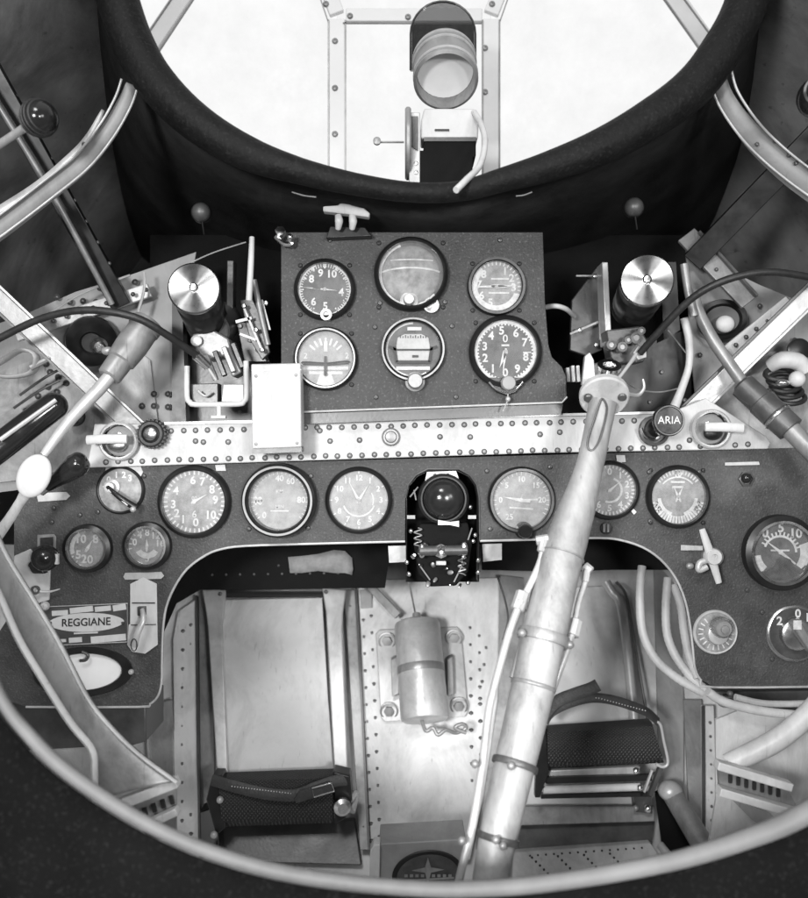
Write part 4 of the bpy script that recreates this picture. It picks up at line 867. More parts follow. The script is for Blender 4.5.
tag(MB().tube([P(x, y, 1.03) for x, y in ((668, 330), (676, 340), (686, 353))], .0009, 6).build('wire', 'mid_metal'), 'thin wire running down to the pale braided hose', 'wire')
tag(MB().tube([P(x, y, .99) for x, y in ((628, 394), (638, 395), (644, 388), (643, 379))], [L(2.6), L(2.2), L(1.6), L(1)], 8).build('hook', 'pale_metal'), 'small pale hook to the right of the column flange', 'hook')
tag(MB().tube([P(x, y, 1.04) for x, y in ((192, 262), (215, 252), (246, 242))], .0009, 6).build('wire', 'pale_metal'), 'thin bright wire above the left breech disc', 'wire')
tag(MB().tube([P(x, y, 1.05) for x, y in ((45, 317), (70, 300), (92, 289), (130, 275))], .0014, 6).build('wire', 'pale_metal'), 'pale wire arcing over the left riveted strut', 'wire')
tag(MB().tube([P(x, y, 1.05) for x, y in ((144, 272), (144, 290), (138, 312))], .0018, 6).build('wire', 'pale_metal'), 'short pale wire rising behind the left grip socket', 'wire')

# black cables
tag(MB().tube([P(-30, 355, .93), P(0, 338, .93), P(43, 318, .92), P(87, 310, .91), P(134, 317, .91), P(167, 335, .93), P(202, 359, .97)], .0042, 12).build('cable', 'rubber'), 'black cable looping from the left edge to the left breech', 'cable')
tag(MB().tube([P(840, 284, .93), P(808, 277, .92), P(772, 272, .91), P(739, 276, .91), P(706, 289, .92), P(679, 310, .94), P(640, 353, .98)], .0042, 12).build('cable', 'rubber'), 'black cable looping from the right edge to the right breech', 'cable')
t = thing('cable_ferrule', 'bright ferrule where the left black cable meets its bracket', 'ferrule', P(203, 361, .97))
MB().cyl(P(196, 355, .963), P(208, 366, .975), .006, .0055).build('sleeve', 'bright_metal', t)
MB().tube([P(205, 363, .972), P(216, 380, .98)], .002, 8, 1).build('rod_end', 'pale_metal', t)

# grips: left and right cannon-like handles
t = thing('grip_rod', 'socketed grip on a tapering pale rod at left', 'lever', P(45, 455, .95))
MB().lathe(P(149, 322, .985), P(108, 378, .955) - P(149, 322, .985), [(0, 0), (L(15), 0), (L(16), .003), (L(16), .012), (L(15), .013), (L(15.5), .035), (L(14), .058), (L(12), .06), (L(12), .064), (L(11.5), .081), (L(10), .083), (0, .083)], 36).build('socket', 'mid_metal', t)
MB().tube([P(112, 373, .955), P(100, 388, .952), P(70, 420, .94), P(44, 455, .93)], [L(6), L(6.5), L(5.5), L(4)], 16, 3).build('rod', 'pale_metal', t)
t = thing('grip_rod', 'dark cylindrical grip on a curved tube at right', 'lever', P(770, 420, .95))
MB().lathe(P(741, 384, .97), P(787, 426, .94) - P(741, 384, .97), [(0, 0), (L(10), 0), (L(12.5), .003), (L(12.5), .03), (L(13.5), .031), (L(13.5), .052), (L(12.5), .053), (L(12.5), .056), (L(13.5), .057), (L(13), .076), (0, .078)], 36).build('grip', 'dark_metal', t)
MB().tube([P(x, y, Y) for x, y, Y in ((694, 292, 1.0), (699, 312, .99), (712, 338, .985), (728, 362, .98), (746, 388, .97))], [L(5), L(5.5), L(6), L(6), L(6)], 14).build('tube', 'mid_metal', t)
MB().tube([P(787, 426, .94), P(815, 455, .92), P(840, 480, .9)], [L(9), L(9), L(9)], 16, 2).build('tail_tube', 'mid_metal', t)
MB().lathe(P(776, 416, .947), P(787, 426, .94) - P(741, 384, .97), [(L(14), 0), (L(15), .001), (L(15), .003), (L(14), .004)], 32, closed=True).build('grip_band', 'bright_metal', t)

# round lamps and lenses
t = thing('cockpit_lamp', 'dark round lamp with bulb behind the left grip socket', 'lamp', P(92, 345, 1.07))
MB().lathe(P(92, 341, 1.07), (.35, -1, -.25), [(L(27), 0), (L(26), .006), (L(20), .010), (L(14), .022), (L(12), .024), (L(10), .02), (0, .02)], 36).build('shade', 'black_paint', t)
MB().lathe(P(99, 345, 1.045), (.45, -1, -.3), [(L(8), 0), (L(8.5), .004), (L(6), .012), (L(6), .02), (L(4), .022), (0, .022)], 24).build('socket', 'steel', t)
MB().sphere(P(108, 351, 1.01), L(5.5), (1.2, 1, .8)).build('bulb', 'pale_metal', t)
t = thing('cockpit_lamp', 'dark round lamp with pale bulb beneath the right black cable', 'lamp', P(722, 325, 1.07))
MB().lathe(P(722, 320, 1.07), (-.3, -1, -.1), [(L(26), 0), (L(25), .006), (L(20), .008), (L(17), .004), (0, .004)], 36, .85).build('shade', 'black_paint', t)
MB().sphere(P(725, 324, 1.055), L(9), (1.1, .8, 1)).build('bulb', 'white_plate', t)
MB().tube(pp([(700, 300), (704, 322), (716, 342), (732, 350)], 1.05), .002, 8).build('guard_wire', 'pale_metal', t)
for (cx, cy, d, lb) in ((119, 441, -1, 'round clear lens with white tongue at the left end of the cross beam'), (711, 429, 1, 'round clear lens with white tongue at the right end of the cross beam')):
    t = thing('signal_lens', lb, 'lens', P(cx, cy, .98))
    MB().lathe(P(cx, cy, .984), (0, -1, 0), [(L(19), -.001), (L(19.5), .003), (L(18), .005), (L(17), .004), (L(17), -.001)], 40, closed=True).build('ring', 'pale_metal', t)
    MB().lathe(P(cx, cy, .984), (0, -1, 0), [(0, 0), (L(16.8), 0), (L(16.8), .0008), (0, .0008)], 36).build('reflector', 'grey_paint', t)
    MB().sphere(P(cx + 2 * d, cy + 4, .978), L(9.5), (1, .4, .75)).build('bulb', 'black_paint' if d > 0 else 'steel', t)
    MB().lathe(P(cx, cy, .984), (0, -1, 0), [(L(17), .004), (L(14), .010), (L(8), .0135), (0, .015)], 36).build('dome_glass', 'lens_glass', t)
    MB().tube([P(cx - 6 * d if d > 0 else cx + 8, cy - 2, .965), P(cx + 14 * d, cy - 2, .965), P(cx + 32 * d, cy - 1, .968)], [L(4.2), L(4.5), L(4.5)], 12, 2, flat=((0, 1, 0), .5)).build('tongue', 'white_plate', t)

# knurled knob
t = thing('knurled_knob', 'dark knurled knob on the cross beam beside the left clear lens', 'knob', P(154, 447, .98))
c = P(154, 434, .985); b = MB(); b.lathe(c, (0, -1, 0), [(L(13), 0), (L(13), .012), (L(11.5), .014), (L(9), .014), (L(8), .011), (L(6), .013), (0, .014)], 40)
for i in range(22):
    a = 2 * math.pi * i / 22; v = Vector((math.cos(a), 0, math.sin(a))) * L(13.2); b.cyl(c + v, c + v + Vector((0, -.012, 0)), .0018, n=8)
b.build('knob', 'rubber', t)
MB().lathe(c, (0, -1, 0), [(L(6.5), .0125), (L(6.5), .016), (L(5), .0175), (0, .018)], 24).build('cap', 'steel', t)

# ARIA knob
t = thing('air_knob', 'round black push knob lettered ARIA on the cross beam', 'knob', P(660, 440, .98))
MB().lathe(P(653, 431, .985), (.1, -1, .08), [(L(15), 0), (L(15), .006), (L(12), .008), (L(12), .002), (0, .002)], 36).build('base', 'dark_metal', t)
MB().tube(pp([(641, 428), (645, 436), (654, 440), (660, 436)], .975), .0022, 8).build('spring_coil', 'bright_metal', t)
MB().cyl(P(655, 429, .985), P(668, 420.5, .945), L(8), L(9), 24).build('shaft', 'black_paint', t)
kc = P(668.5, 420.5, .94)
MB().lathe(kc, (0, -1, 0), [(0, -.006), (L(14), -.006), (L(15), -.003), (L(15), .001), (L(14), .003), (L(12.8), .003), (L(12.4), .0018), (0, .0018)], 40).build('knob', 'bakelite', t)
MB().lathe(kc, (0, -1, 0), [(L(13), .0031), (L(13.6), .0036), (L(14), .0031)], 40, closed=True).build('knob_ring', 'mid_metal', t)
MB().text('ARIA', kc + Vector((0, -.0024, 0)), L(7.2), bold=.0, sx=.95).build('lettering', 'mark_white', t, norm=False)

# coil fitting far right
t = thing('coil_fitting', 'dark coil spring fitting with white cap at the right edge', 'fitting', P(785, 395, 1.03))
for k in range(5):
    MB().tube([P(779 + k * 3 + 14 * math.cos(R(a)), 374 + k * 6 - 5 * k * .0 + 6 * math.sin(R(a)), 1.03 - .012 * math.sin(R(a))) for a in range(0, 360, 30)], L(2.6), 8, 2, closed=True).build('coil', 'rubber', t)
MB().tube([P(770, 366, 1.04), P(782, 360, 1.03), P(798, 362, 1.03), P(806, 372, 1.03)], [L(7), L(9), L(9), L(7)], 16).build('cap', 'white_plate', t)
MB().sphere(P(797, 379, 1.0), L(8)).build('ball_nut', 'white_plate', t); MB().sphere(P(783, 383, 1.0), L(5), (1.4, 1, .7)).build('clip', 'bright_metal', t)
MB().cyl(P(768, 392, 1.02), P(778, 404, 1.0), L(5), L(4)).build('stem', 'steel', t)
MB().lathe(P(798, 350, 1.05), (0, -1, 0), [(0, 0), (L(12), 0), (L(12), .004), (L(9), .006), (0, .006)], 28).build('port_plug', 'black_paint', t)
t = thing('strap_loop', 'pale strap folded in a loop at the left edge under the cable', 'strap', P(20, 378, 1.0))
MB().tube([P(-15, 372, 1.0), P(8, 377, 1.0), P(32, 372, 1.0), P(36, 356, .99), P(22, 350, .99), P(4, 360, .99), P(-15, 372, .985)], L(2), 10, 5, flat=((0, 1, 0), 3.5)).build('band', 'pale_paint', t)
MB().tube([P(30, 368, .99), P(50, 358, 1.0)], L(3), 8, 1).build('end', 'mid_metal', t)

# pale rectangular box between the panels
t = thing('white_box', 'plain pale upright box overlapping the cross beam left of centre', 'box', P(276, 449, .96))
MB().prism(pp([(251, 364), (300.5, 363), (301.5, 447), (252, 449)], .935), (0, .028, 0)).build('casing', 'pale_paint', t, bevel=.0015)
MB().prism(pp([(251.5, 449), (301.5, 447.2), (301.5, 452), (252, 454)], .938), (0, .024, 0)).build('base_strip', 'dark_metal', t)
MB().prism(pp([(251.5, 370), (300.8, 369), (300.8, 370.2), (251.5, 371.2)], .9345), (0, .002, 0)).build('lid_seam', 'mid_metal', t)
for p in ((256, 376), (296, 375), (256, 444), (297, 443)): screw(P(*p, .9348), .0016, t, 'mid_metal', 'screw')

# ================================================================== CONTROL COLUMN
t = thing('control_column', 'tall pale control column with flanged head leaning across the panels', 'control column', P(489, 900, .74))
SC = [(487, 915, .735), (492, 870, .75), (503, 815, .765), (516, 760, .785), (530, 700, .80), (543, 640, .82), (556, 580, .84), (567, 540, .855), (580, 500, .868), (590, 465, .878), (597, 432, .888), (603, 402, .895)]
SR = [18, 18, 19.5, 20.5, 21.5, 22, 21.5, 20.5, 17, 13.5, 13.2, 14]
spt = [P(*p) for p in SC]
MB().tube(spt[:9], [L(r_, p[2]) for r_, p in zip(SR[:9], SC)], 32, 4).build('lower_tube', 'column_alloy', t)
MB().tube(spt[8:], [L(r_, p[2]) for r_, p in zip(SR[8:], SC[8:])], 32, 4).build('upper_tube', 'column_alloy', t)
def onstick(y):
    for a, c in zip(SC[:-1], SC[1:]):
        if c[1] <= y <= a[1]:
            f = (a[1] - y) / (a[1] - c[1]); p = P(*a).lerp(P(*c), f); i = SC.index(a); r_ = SR[i] * (1 - f) + SR[i + 1] * f
            return p, L(r_, p.y), (P(*c) - P(*a)).normalized()
for y, k, hh, nm in ((638, 1.16, .010, 'clamp_band'), (686, 1.03, .004, 'joint_ring'), (765, 1.12, .006, 'clamp_band'), (839, 1.12, .006, 'clamp_band'), (556, 1.02, .002, 'joint_ring')):
    p, r_, a = onstick(y); MB().lathe(p - a * hh / 2, a, [(r_ * .98, 0), (r_ * k, 0), (r_ * (k + .03), hh * .2), (r_ * (k + .03), hh * .8), (r_ * k, hh), (r_ * .98, hh)], 40, closed=True).build(nm, 'mid_metal' if y != 765 and y != 839 else 'dark_metal', t)
for x, y, Y in ((475, 764, .76), (462, 841, .735), (518, 768, .77), (511, 766, .76), (503, 846, .74), (496, 840, .735), (522, 633, .80), (570, 645, .81)):
    MB().sphere(P(x, y, Y), L(4.2, Y), n=14).build('clamp_screw', 'mid_metal', t)
def trib(y, off, w2, len_, nm='slot'): pass
# slot in the upper tube
sl = [(603, 399), (607, 408), (604, 425), (599, 441), (593, 450), (588, 448), (588, 438), (594, 420), (600, 402)]
pts = [P(x, y, .868 + (450 - y) * .00022) for x, y in sl]
MB().tube(pts, .0011, 8, 3, closed=True).build('slot_rim', 'dark_metal', t)
# flange and clevis
fc = P(604, 395, .90); fa = Vector((-.10, -.75, -.62)).normalized()
MB().lathe(fc, fa, [(0, -.004), (L(23, .9), -.004), (L(24.5, .9), -.002), (L(24.5, .9), .004), (L(23, .9), .006), (0, .006)], 48).build('flange', 'pale_paint', t)
for p in ((588, 397), (622, 396), (606, 385)): MB().lathe(P(p[0], p[1], .893), fa, [(0, 0), (L(4), 0), (L(4), .003), (L(3), .004), (0, .004)], 12).build('flange_bolt', 'dark_metal', t)
MB().tube([P(604, 390, .91), P(607, 375, .93), P(610, 362, .95)], [L(8), L(6), L(5)], 16).build('head_pin', 'steel', t)
MB().lathe(P(609, 368, .93), (0, -.6, .8), [(L(6), 0), (L(11), 0), (L(11), .004), (L(6), .004)], 28, closed=True).build('head_ring', 'bright_metal', t)
MB().prism(pp([(582, 385), (585, 356), (590, 352), (594, 360), (596, 382)], .93), (0, .008, 0)).build('head_lug', 'pale_metal', t, bevel=.001)
MB().tube([P(617, 380, .925), P(628, 366, .94), P(636, 354, .955)], .002, 8).build('head_link', 'pale_metal', t)
# hoses
def hose(pts, r_, nm, m='pale_paint'): return MB().tube([P(*p) for p in pts], r_, 12, 4).build(nm, m, t)
hose([(543, 540, .85), (541, 559, .845), (531, 583, .83), (523, 598, .82)], .0034, 'feed_pipe')
hose([(521, 600, .815), (510, 630, .81), (499, 669, .80), (489, 710, .79), (483, 760, .775), (473, 823, .755), (462, 868, .745), (455, 900, .74)], .0038, 'feed_hose', 'pale_metal')
hose([(588, 570, .87), (585, 582, .865), (578, 604, .855), (575, 622, .845)], .003, 'feed_pipe')
hose([(573, 630, .84), (565, 655, .83), (549, 699, .815), (534, 737, .80), (525, 771, .785), (515, 802, .775), (510, 846, .765), (507, 890, .75)], .0038, 'feed_hose', 'pale_metal')
hose([(528, 610, .83), (522, 640, .825), (512, 678, .81)], .0028, 'inner_pipe', 'mid_metal')
for (p0, p1, r_) in (((523, 592, .822), (517, 610, .815), .008), ((576, 620, .846), (572, 636, .838), .0085), ((536, 541, .852), (549, 539, .85), .006), ((544, 538, .85), (541, 552, .846), .0052), ((584, 566, .872), (591, 572, .868), .0065), ((587, 570, .868), (585, 582, .864), .0048)):
    MB().cyl(P(*p0), P(*p1), r_ * .85, r_ * .85, 8, .0008).build('hose_fitting', 'pale_metal', t)

# ================================================================== LOWER BAY: shroud under the panel
t = thing('leg_bay_shroud', 'black riveted shroud under the panel above the left pedal', 'shroud', P(290, 590, 1.16))
MB().prism(pp([(160, 520), (406, 515), (406, 560), (388, 566), (385, 588), (200, 590), (176, 604), (160, 640)], 1.18), (0, .004, 0)).build('sheet', 'black_matt', t)
rivets([P(x, y, 1.179) for x, y in along([(205, 575), (345, 573)], 14) + along([(270, 566), (345, 562)], 17)], t, 'dark_metal', .0017)
t2 = MB().loft([[P(x, y, 1.172 + .004 * math.sin(x * .4)) for x, y in r_] for r_ in ([(288, 557), (302, 556), (318, 554), (334, 550), (345, 551), (352, 558)], [(289, 565), (302, 566), (318, 564), (334, 562), (345, 564), (353, 569)], [(290, 573), (302, 573), (318, 571), (334, 573), (345, 573), (352, 575)])]).build('torn_sheet', 'canvas', solid=.0012)
tag(t2, 'torn grey scrap of sheet stuck on the black shroud above the left pedal', 'scrap')
t = thing('leg_bay_shroud', 'black shroud under the panel above the right pedal', 'shroud', P(640, 575, 1.16))
MB().prism(pp([(480, 515), (720, 515), (720, 640), (700, 620), (684, 582), (668, 570), (610, 570), (560, 572), (482, 570)], 1.18), (0, .004, 0)).build('sheet', 'black_matt', t)

# riveted floor ribs
def rib(poly, d, label, rows, m='centre_paint', rm='rivet_metal', rr=.0024, name='floor_rib', cat='rib', step=16, th=.006, edges=()):
    pts3 = ff(poly, d); t = thing(name, label, cat, sum(pts3, Vector()) / len(pts3))
    MB().prism(pts3, (0, th, .0)).build('web', m, t, bevel=.0008)
    rv = []
    for r_ in rows: rv += [F(x, y, d + .0005) for x, y in along(r_, step)]
    if rv: rivets(rv, t, rm, rr)
    for a, c, wd, mm in edges: MB().bar(F(*a, d + .004), F(*c, d + .004), L(wd, 1.3), .008).build('edge_flange', mm, t)
    return t
rib([(178, 612), (195, 600), (199, 860), (172, 860), (174, 720), (173, 640)], .03, 'white rib with two rivet columns left of the left pedal', [[(183, 622), (182, 850)], [(191, 616), (191, 850)]], edges=[((197, 596), (200, 850), 2, 'dark_metal')], step=19)
rib([(199, 592), (211, 590), (216, 850), (200, 850)], .01, 'grey channel rib between the white left rib and the left pedal', [[(208, 600), (212, 830)]], 'mid_metal', step=13, rr=.002)
rib([(344, 590), (355, 590), (369, 850), (360, 850)], .025, 'narrow dark edged rib along the right side of the left pedal', [[(350, 600), (364, 840)]], 'mid_metal', step=13, rr=.002, edges=[((356, 585), (369, 850), 2, 'dark_metal')])
t = rib([(358, 580), (500, 578), (520, 640), (500, 720), (470, 860), (372, 862), (364, 720)], .022, 'broad pale centre plate with rivet columns behind the cylinder', [[(363, 612), (372, 850)], [(371, 608), (380, 840)], [(470, 620), (472, 790)], [(479, 628), (481, 760)], [(487, 640), (480, 700)]], 'centre_paint', step=17, name='centre_plate', cat='plate')
rib([(500, 575), (524, 578), (528, 660), (500, 760), (488, 850), (476, 850), (498, 700)], .032, 'grey web plate just left of the control column', [], 'mid_metal', name='web_plate', cat='plate')
rib([(702, 706), (714, 706), (718, 840), (703, 850)], .035, 'narrow white riveted post below the right lobe', [[(710, 716), (712, 836)]], step=14, rr=.0022, edges=[((703, 706), (704, 848), 1.2, 'dark_metal')])
rib([(654, 560), (680, 590), (684, 700), (684, 790), (706, 860), (660, 800)], .012, 'grey side web beside the right pedal', [], 'grey_paint', name='web_plate', cat='plate')
rib([(684, 700), (702, 700), (703, 846), (690, 830)], .02, 'narrow grey web left of the white riveted post', [], 'mid_metal', name='web_plate', cat='plate')
rib([(146, 706), (172, 700), (174, 780), (152, 770)], .035, 'grey web plate under the corner of the left lobe', [], 'mid_metal', name='web_plate', cat='plate', edges=[((147, 712), (150, 765), 1.6, 'pale_metal')])
t = thing('side_shade_block', 'dark block standing for shade beneath the left lobe behind the sloping frame', 'console', P(90, 748, 1.05))  # dark block put in where shade lies under the left lobe
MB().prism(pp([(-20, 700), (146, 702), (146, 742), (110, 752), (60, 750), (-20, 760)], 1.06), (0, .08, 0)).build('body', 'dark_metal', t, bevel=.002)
t = thing('side_shade_block', 'dark strip standing for shade beneath the right lobe', 'console', P(780, 705, 1.1))  # dark strip put in for the shade under the right lobe
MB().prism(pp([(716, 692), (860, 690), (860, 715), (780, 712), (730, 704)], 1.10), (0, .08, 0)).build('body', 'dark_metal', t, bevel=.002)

# ================================================================== PEDALS
def strap(pts, w, nm, m, parent, stitch=True):
    o = MB().tube(pts, .0018, 10, 6, flat=((0, .25, 1), w / .0018)).build(nm, m, parent)
    return o
t = thing('rudder_pedal', 'left rudder pedal with tall pale plate and buckled leather strap', 'rudder pedal', F(280, 827, .1))
pd = .05
MB().prism(ff([(222, 600), (322, 598), (328, 700), (334, 773), (229, 777), (223, 690)], pd), (0, .004, 0)).build('back_plate', 'pedal_plate', t, bevel=.0006)
MB().cyl(F(222, 591, pd), F(324, 590, pd), L(7, 1.35), n=20).build('top_bar', 'black_paint', t)
for poly in ([(202, 590), (226, 590), (224, 612), (222, 625), (228, 776), (217, 779), (208, 630), (206, 612)], [(322, 588), (346, 590), (343, 612), (342, 630), (348, 774), (334, 774), (327, 630), (326, 612)]):
    MB().prism(ff(poly, pd + .012), (0, .008, 0)).build('side_arm', 'pale_metal', t, bevel=.002)
for p in ((220, 594), (326, 592)): screw(F(*p, pd + .013), .003, t, 'dark_metal', 'pivot_screw')
# foot bar, rounded
def footbar(tl, tr, br, bl, Y0, parent, m='tread'):
    rows = []
    for f, dy in ((0, .012), (.08, -.002), (.3, -.010), (.6, -.012), (.9, -.006), (1, .010)):
        a = P(tl[0] + (bl[0] - tl[0]) * f, tl[1] + (bl[1] - tl[1]) * f, Y0 + dy); c = P(tr[0] + (br[0] - tr[0]) * f, tr[1] + (br[1] - tr[1]) * f, Y0 + dy)
        rows.append([a.lerp(c, i / 12) for i in range(13)])
    b = MB(); b.loft(rows + [[p + Vector((0, .02, 0)) for p in rows[-1]], [p + Vector((0, .02, 0)) for p in rows[0]], rows[0]]); return b.build('foot_bar', m, parent)
yb = FY(800) - .09
footbar((218, 778), (333, 774), (333, 823), (222, 827), yb, t)
for poly in ([(212, 776), (222, 776), (226, 828), (216, 836), (206, 800)], [(333, 772), (350, 776), (352, 800), (345, 820), (335, 824)]):
    MB().prism(pp(poly, yb - .006), (0, .03, 0)).build('end_bracket', 'black_paint', t, bevel=.002)
MB().lathe(P(342, 806, yb - .012), (.2, -1, 0), [(0, 0), (L(10), 0), (L(10), .006), (L(6), .01), (0, .01)], 20).build('pivot_nut', 'bright_metal', t)
MB().tube([P(350, 800, yb), P(356, 794, yb + .02), P(352, 812, yb)], L(4), 8).build('pivot_hook', 'pale_metal', t)
for x, y in ((220, 800), (214, 835)): MB().sphere(P(x, y, yb - .012), .005).build('end_bolt', 'pale_metal', t)
s_ = strap([P(212, 780, yb - .006), P(228, 785, yb - .016), P(252, 791, yb - .02), (P(275, 795, yb - .022)), P(296, 795, yb - .022), P(315, 788, yb - .02), P(336, 781, yb - .01), P(350, 780, yb - .002)], L(6.5), 'strap', 'leather', t)
b = MB()
for i in range(22): x = 232 + i * 2.8; b.sphere(P(x, 786.5 + (x - 232) * .12, yb - .023), .0008, n=6)
b.build('stitching', 'mark_white', s_)
MB().prism([P(x, y, yb - .028) for x, y in ((294, 799), (300, 791), (318, 786), (331, 782), (334, 790), (314, 798), (296, 804))], (0, .004, 0)).build('strap_end', 'leather', s_, bevel=.0008)
MB().tube([P(x, y, yb - .031) for x, y in ((312, 788), (331, 783), (334, 791), (314, 797))], .0013, 8, 1, closed=True).build('buckle', 'bright_metal', s_)
t = thing('pedal_well', 'grey trough on the floor beneath the left pedal', 'trough', F(285, 865, .02))
MB().prism(ff([(218, 826), (355, 820), (362, 866), (225, 862)], .018), (0, .01, 0)).build('tray', 'dark_metal', t, bevel=.002)
MB().prism(ff([(199, 812), (218, 806), (220, 856), (200, 848)], .05), (0, .03, 0)).build('side_cheek', 'black_paint', t, bevel=.002)

t = thing('rudder_pedal', 'right rudder pedal with woven foot bar and looped leather strap', 'rudder pedal', F(600, 795, .1))
MB().prism(ff([(560, 588), (610, 586), (630, 600), (640, 726), (540, 740), (535, 700)], pd), (0, .004, 0)).build('back_plate', 'pedal_plate', t, bevel=.0006)
MB().tube([F(606, 582, .08), F(612, 592, .08), F(620, 603, .08), F(626, 640, .08), F(634, 720, .08)], L(4.5, 1.3), 12).build('side_arm', 'pale_metal', t)
MB().tube([F(616, 582, .06), F(626, 596, .06), F(634, 640, .06), F(648, 722, .06)], L(1.5, 1.3), 8).build('arm_edge', 'dark_metal', t)
yb = FY(745) - .11
footbar((547, 730), (652, 723), (664, 763), (548, 769), yb, t)
MB().prism(pp([(537, 727), (546, 731), (549, 772), (540, 798), (535, 798)], yb - .01), (0, .012, 0)).build('end_plate', 'black_paint', t, bevel=.001)
MB().tube([P(x, y, yb - .008) for x, y in ((652, 722), (660, 724), (664, 742), (668, 762), (663, 767), (656, 764))], .0022, 10).build('end_loop', 'pale_metal', t)
MB().prism(pp([(545, 771), (640, 767), (640, 776), (545, 779)], yb + .005), (0, .01, 0)).build('front_slat', 'pale_metal', t, bevel=.001)
MB().cyl(P(543, 790, yb), P(640, 787, yb), L(4.5), n=16).build('lower_tube', 'white_plate', t)
MB().prism(pp([(540, 778), (652, 775), (652, 781), (546, 784)], yb - .002), (0, .006, 0)).build('lower_rail', 'black_paint', t)
MB().prism(pp([(541, 795), (640, 793), (640, 797), (541, 799)], yb), (0, .01, 0)).build('bottom_rail', 'black_paint', t)
MB().bar(P(661, 766, yb - .002), P(650, 795, yb - .002), L(5), .008).build('side_link', 'dark_metal', t)
MB().bar(P(652, 770, yb - .004), P(644, 792, yb - .004), L(2), .004).build('link_edge', 'pale_metal', t)
for x, y in ((640, 788), (636, 771)): MB().sphere(P(x, y, yb - .008), .0045).build('pivot_bolt', 'bright_metal', t)
MB().prism(pp([(634, 797), (652, 797), (652, 814), (636, 812)], yb + .02), (0, .02, 0)).build('lower_bracket', 'dark_metal', t); MB().sphere(P(648, 809, yb + .015), .006).build('bracket_ball', 'bright_metal', t); MB().sphere(P(636, 808, yb + .015), .004).build('bracket_nut', 'mid_metal', t)
s_ = strap([P(546, 722, yb - .01), P(552, 712, yb - .016), P(570, 703, yb - .024), P(592, 698, yb - .028), P(612, 700, yb - .028), P(632, 706, yb - .024), P(648, 713, yb - .016), P(658, 722, yb - .006)], L(5.5), 'strap', 'leather', t)
b = MB()
for i in range(18): x = 596 + i * 2.9; b.sphere(P(x, 698 + (max(0, x - 598) * .27), yb - .032), .0008, n=6)
b.build('stitching', 'mark_white', s_)
MB().tube([P(544, 716, yb - .02), P(556, 702, yb - .026), P(575, 694, yb - .034), P(590, 689, yb - .038), P(598, 685, yb - .04)], .002, 10, 5, flat=((0, .25, 1), L(7) / .002)).build('strap_end', 'leather', s_)
t = thing('pedal_well', 'pale perforated floor tray beneath the right pedal', 'trough', F(590, 870, .02))
MB().prism(ff([(505, 853), (650, 843), (664, 862), (660, 905), (490, 905)], .03), (0, .01, 0)).build('tray', 'pale_paint', t, bevel=.001)
MB().prism(ff([(522, 806), (655, 806), (655, 822), (520, 826)], .035), (0, .004, 0)).build('front_step', 'mid_metal', t, bevel=.002)
MB().prism(ff([(516, 826), (655, 822), (652, 842), (510, 852)], .02), (0, .01, 0)).build('gap_shade_strip', 'dark_metal', t)  # dark strip painted in as the shade between step and tray
rivets([F(x + k * 4, 858 + k * 4 - (x - 530) * .05, .0305) for x in (532, 558, 584, 610) for k in range(5)], t, 'mark_black', .0014, 'perforations')
rivets([F(x, 856 - (x - 530) * .07, .0305) for x in range(530, 648, 8)], t, 'mark_black', .0012, 'perforations')
t = thing('floor_strut', 'pale round strut with capped end at the bottom right of the pedals', 'strut', F(700, 850, .08))
MB().cyl(F(672, 794, .06), F(706, 850, .09), L(10, 1.2), L(11, 1.2), 24).build('tube', 'mid_metal', t); MB().sphere(F(670, 791, .062), L(12, 1.2), (1, 1, .8)).build('cap', 'pale_metal', t)
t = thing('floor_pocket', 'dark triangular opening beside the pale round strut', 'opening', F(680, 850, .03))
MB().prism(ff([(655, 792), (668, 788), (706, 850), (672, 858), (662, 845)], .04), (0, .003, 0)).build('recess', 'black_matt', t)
MB().tube([F(660, 845, .06), F(672, 860, .07)], L(4, 1.2), 10, 1).build('peg', 'pale_metal', t)

# conduits behind the right arch
for pts, lb in (([(642, 566), (640, 590), (641, 621), (646, 642), (658, 662), (680, 680), (704, 693)], 'leftmost of the ribbed pale conduits curling behind the right arch'), ([(668, 578), (666, 605), (667, 633), (675, 655), (690, 676), (706, 690)], 'middle pale conduit curling behind the right arch'), ([(674, 585), (681, 606), (684, 630), (689, 655), (698, 678)], 'short pale conduit hugging the edge of the right arch')):
    c = [F(x, y, 0) for x, y in pts]; c = [P(x, y, 1.12 - .05 * i / (len(pts) - 1)) for i, (x, y) in enumerate(pts)]
    b = MB(); q = smooth_pts(c, 10); b.tube(q, [L(4.6) * (1 + .07 * (i % 2)) for i in range(len(q))], 12, 1); tag(b.build('conduit', 'pale_paint'), lb, 'conduit')
tag(MB().tube([P(x, y, .96) for x, y in ((708, 692), (722, 701), (745, 708), (775, 713), (840, 719))], L(4.6, .96), 12).build('conduit', 'pale_paint'), 'straight pale conduit running right beneath the right lobe', 'conduit')
tag(MB().tube([P(x, y, .965) for x, y in ((735, 697), (760, 703), (790, 704), (840, 702))], L(3.4, .96), 12).build('conduit', 'pale_metal'), 'thinner pale conduit above the straight one beneath the right lobe', 'conduit')
t = thing('conduit_clip', 'small metal clip on the conduits under the right lobe corner', 'clip', P(728, 700, 1.03))
MB().tube([P(719, 700, 1.035), P(724, 696, 1.03), (P(733, 697, 1.03)), P(738, 702, 1.035), P(730, 706, 1.03), P(721, 705, 1.03)], .0022, 8, 4, closed=True).build('loop', 'steel', t); MB().sphere(P(730, 694, 1.03), .004).build('bolt', 'mid_metal', t)
tag(MB().tube([P(x, y, 1.17) for x, y in ((498, 578), (505, 600), (508, 620), (503, 640))], .0014, 8).build('wire', 'dark_metal'), 'dark wire curling down left of the control column', 'wire')

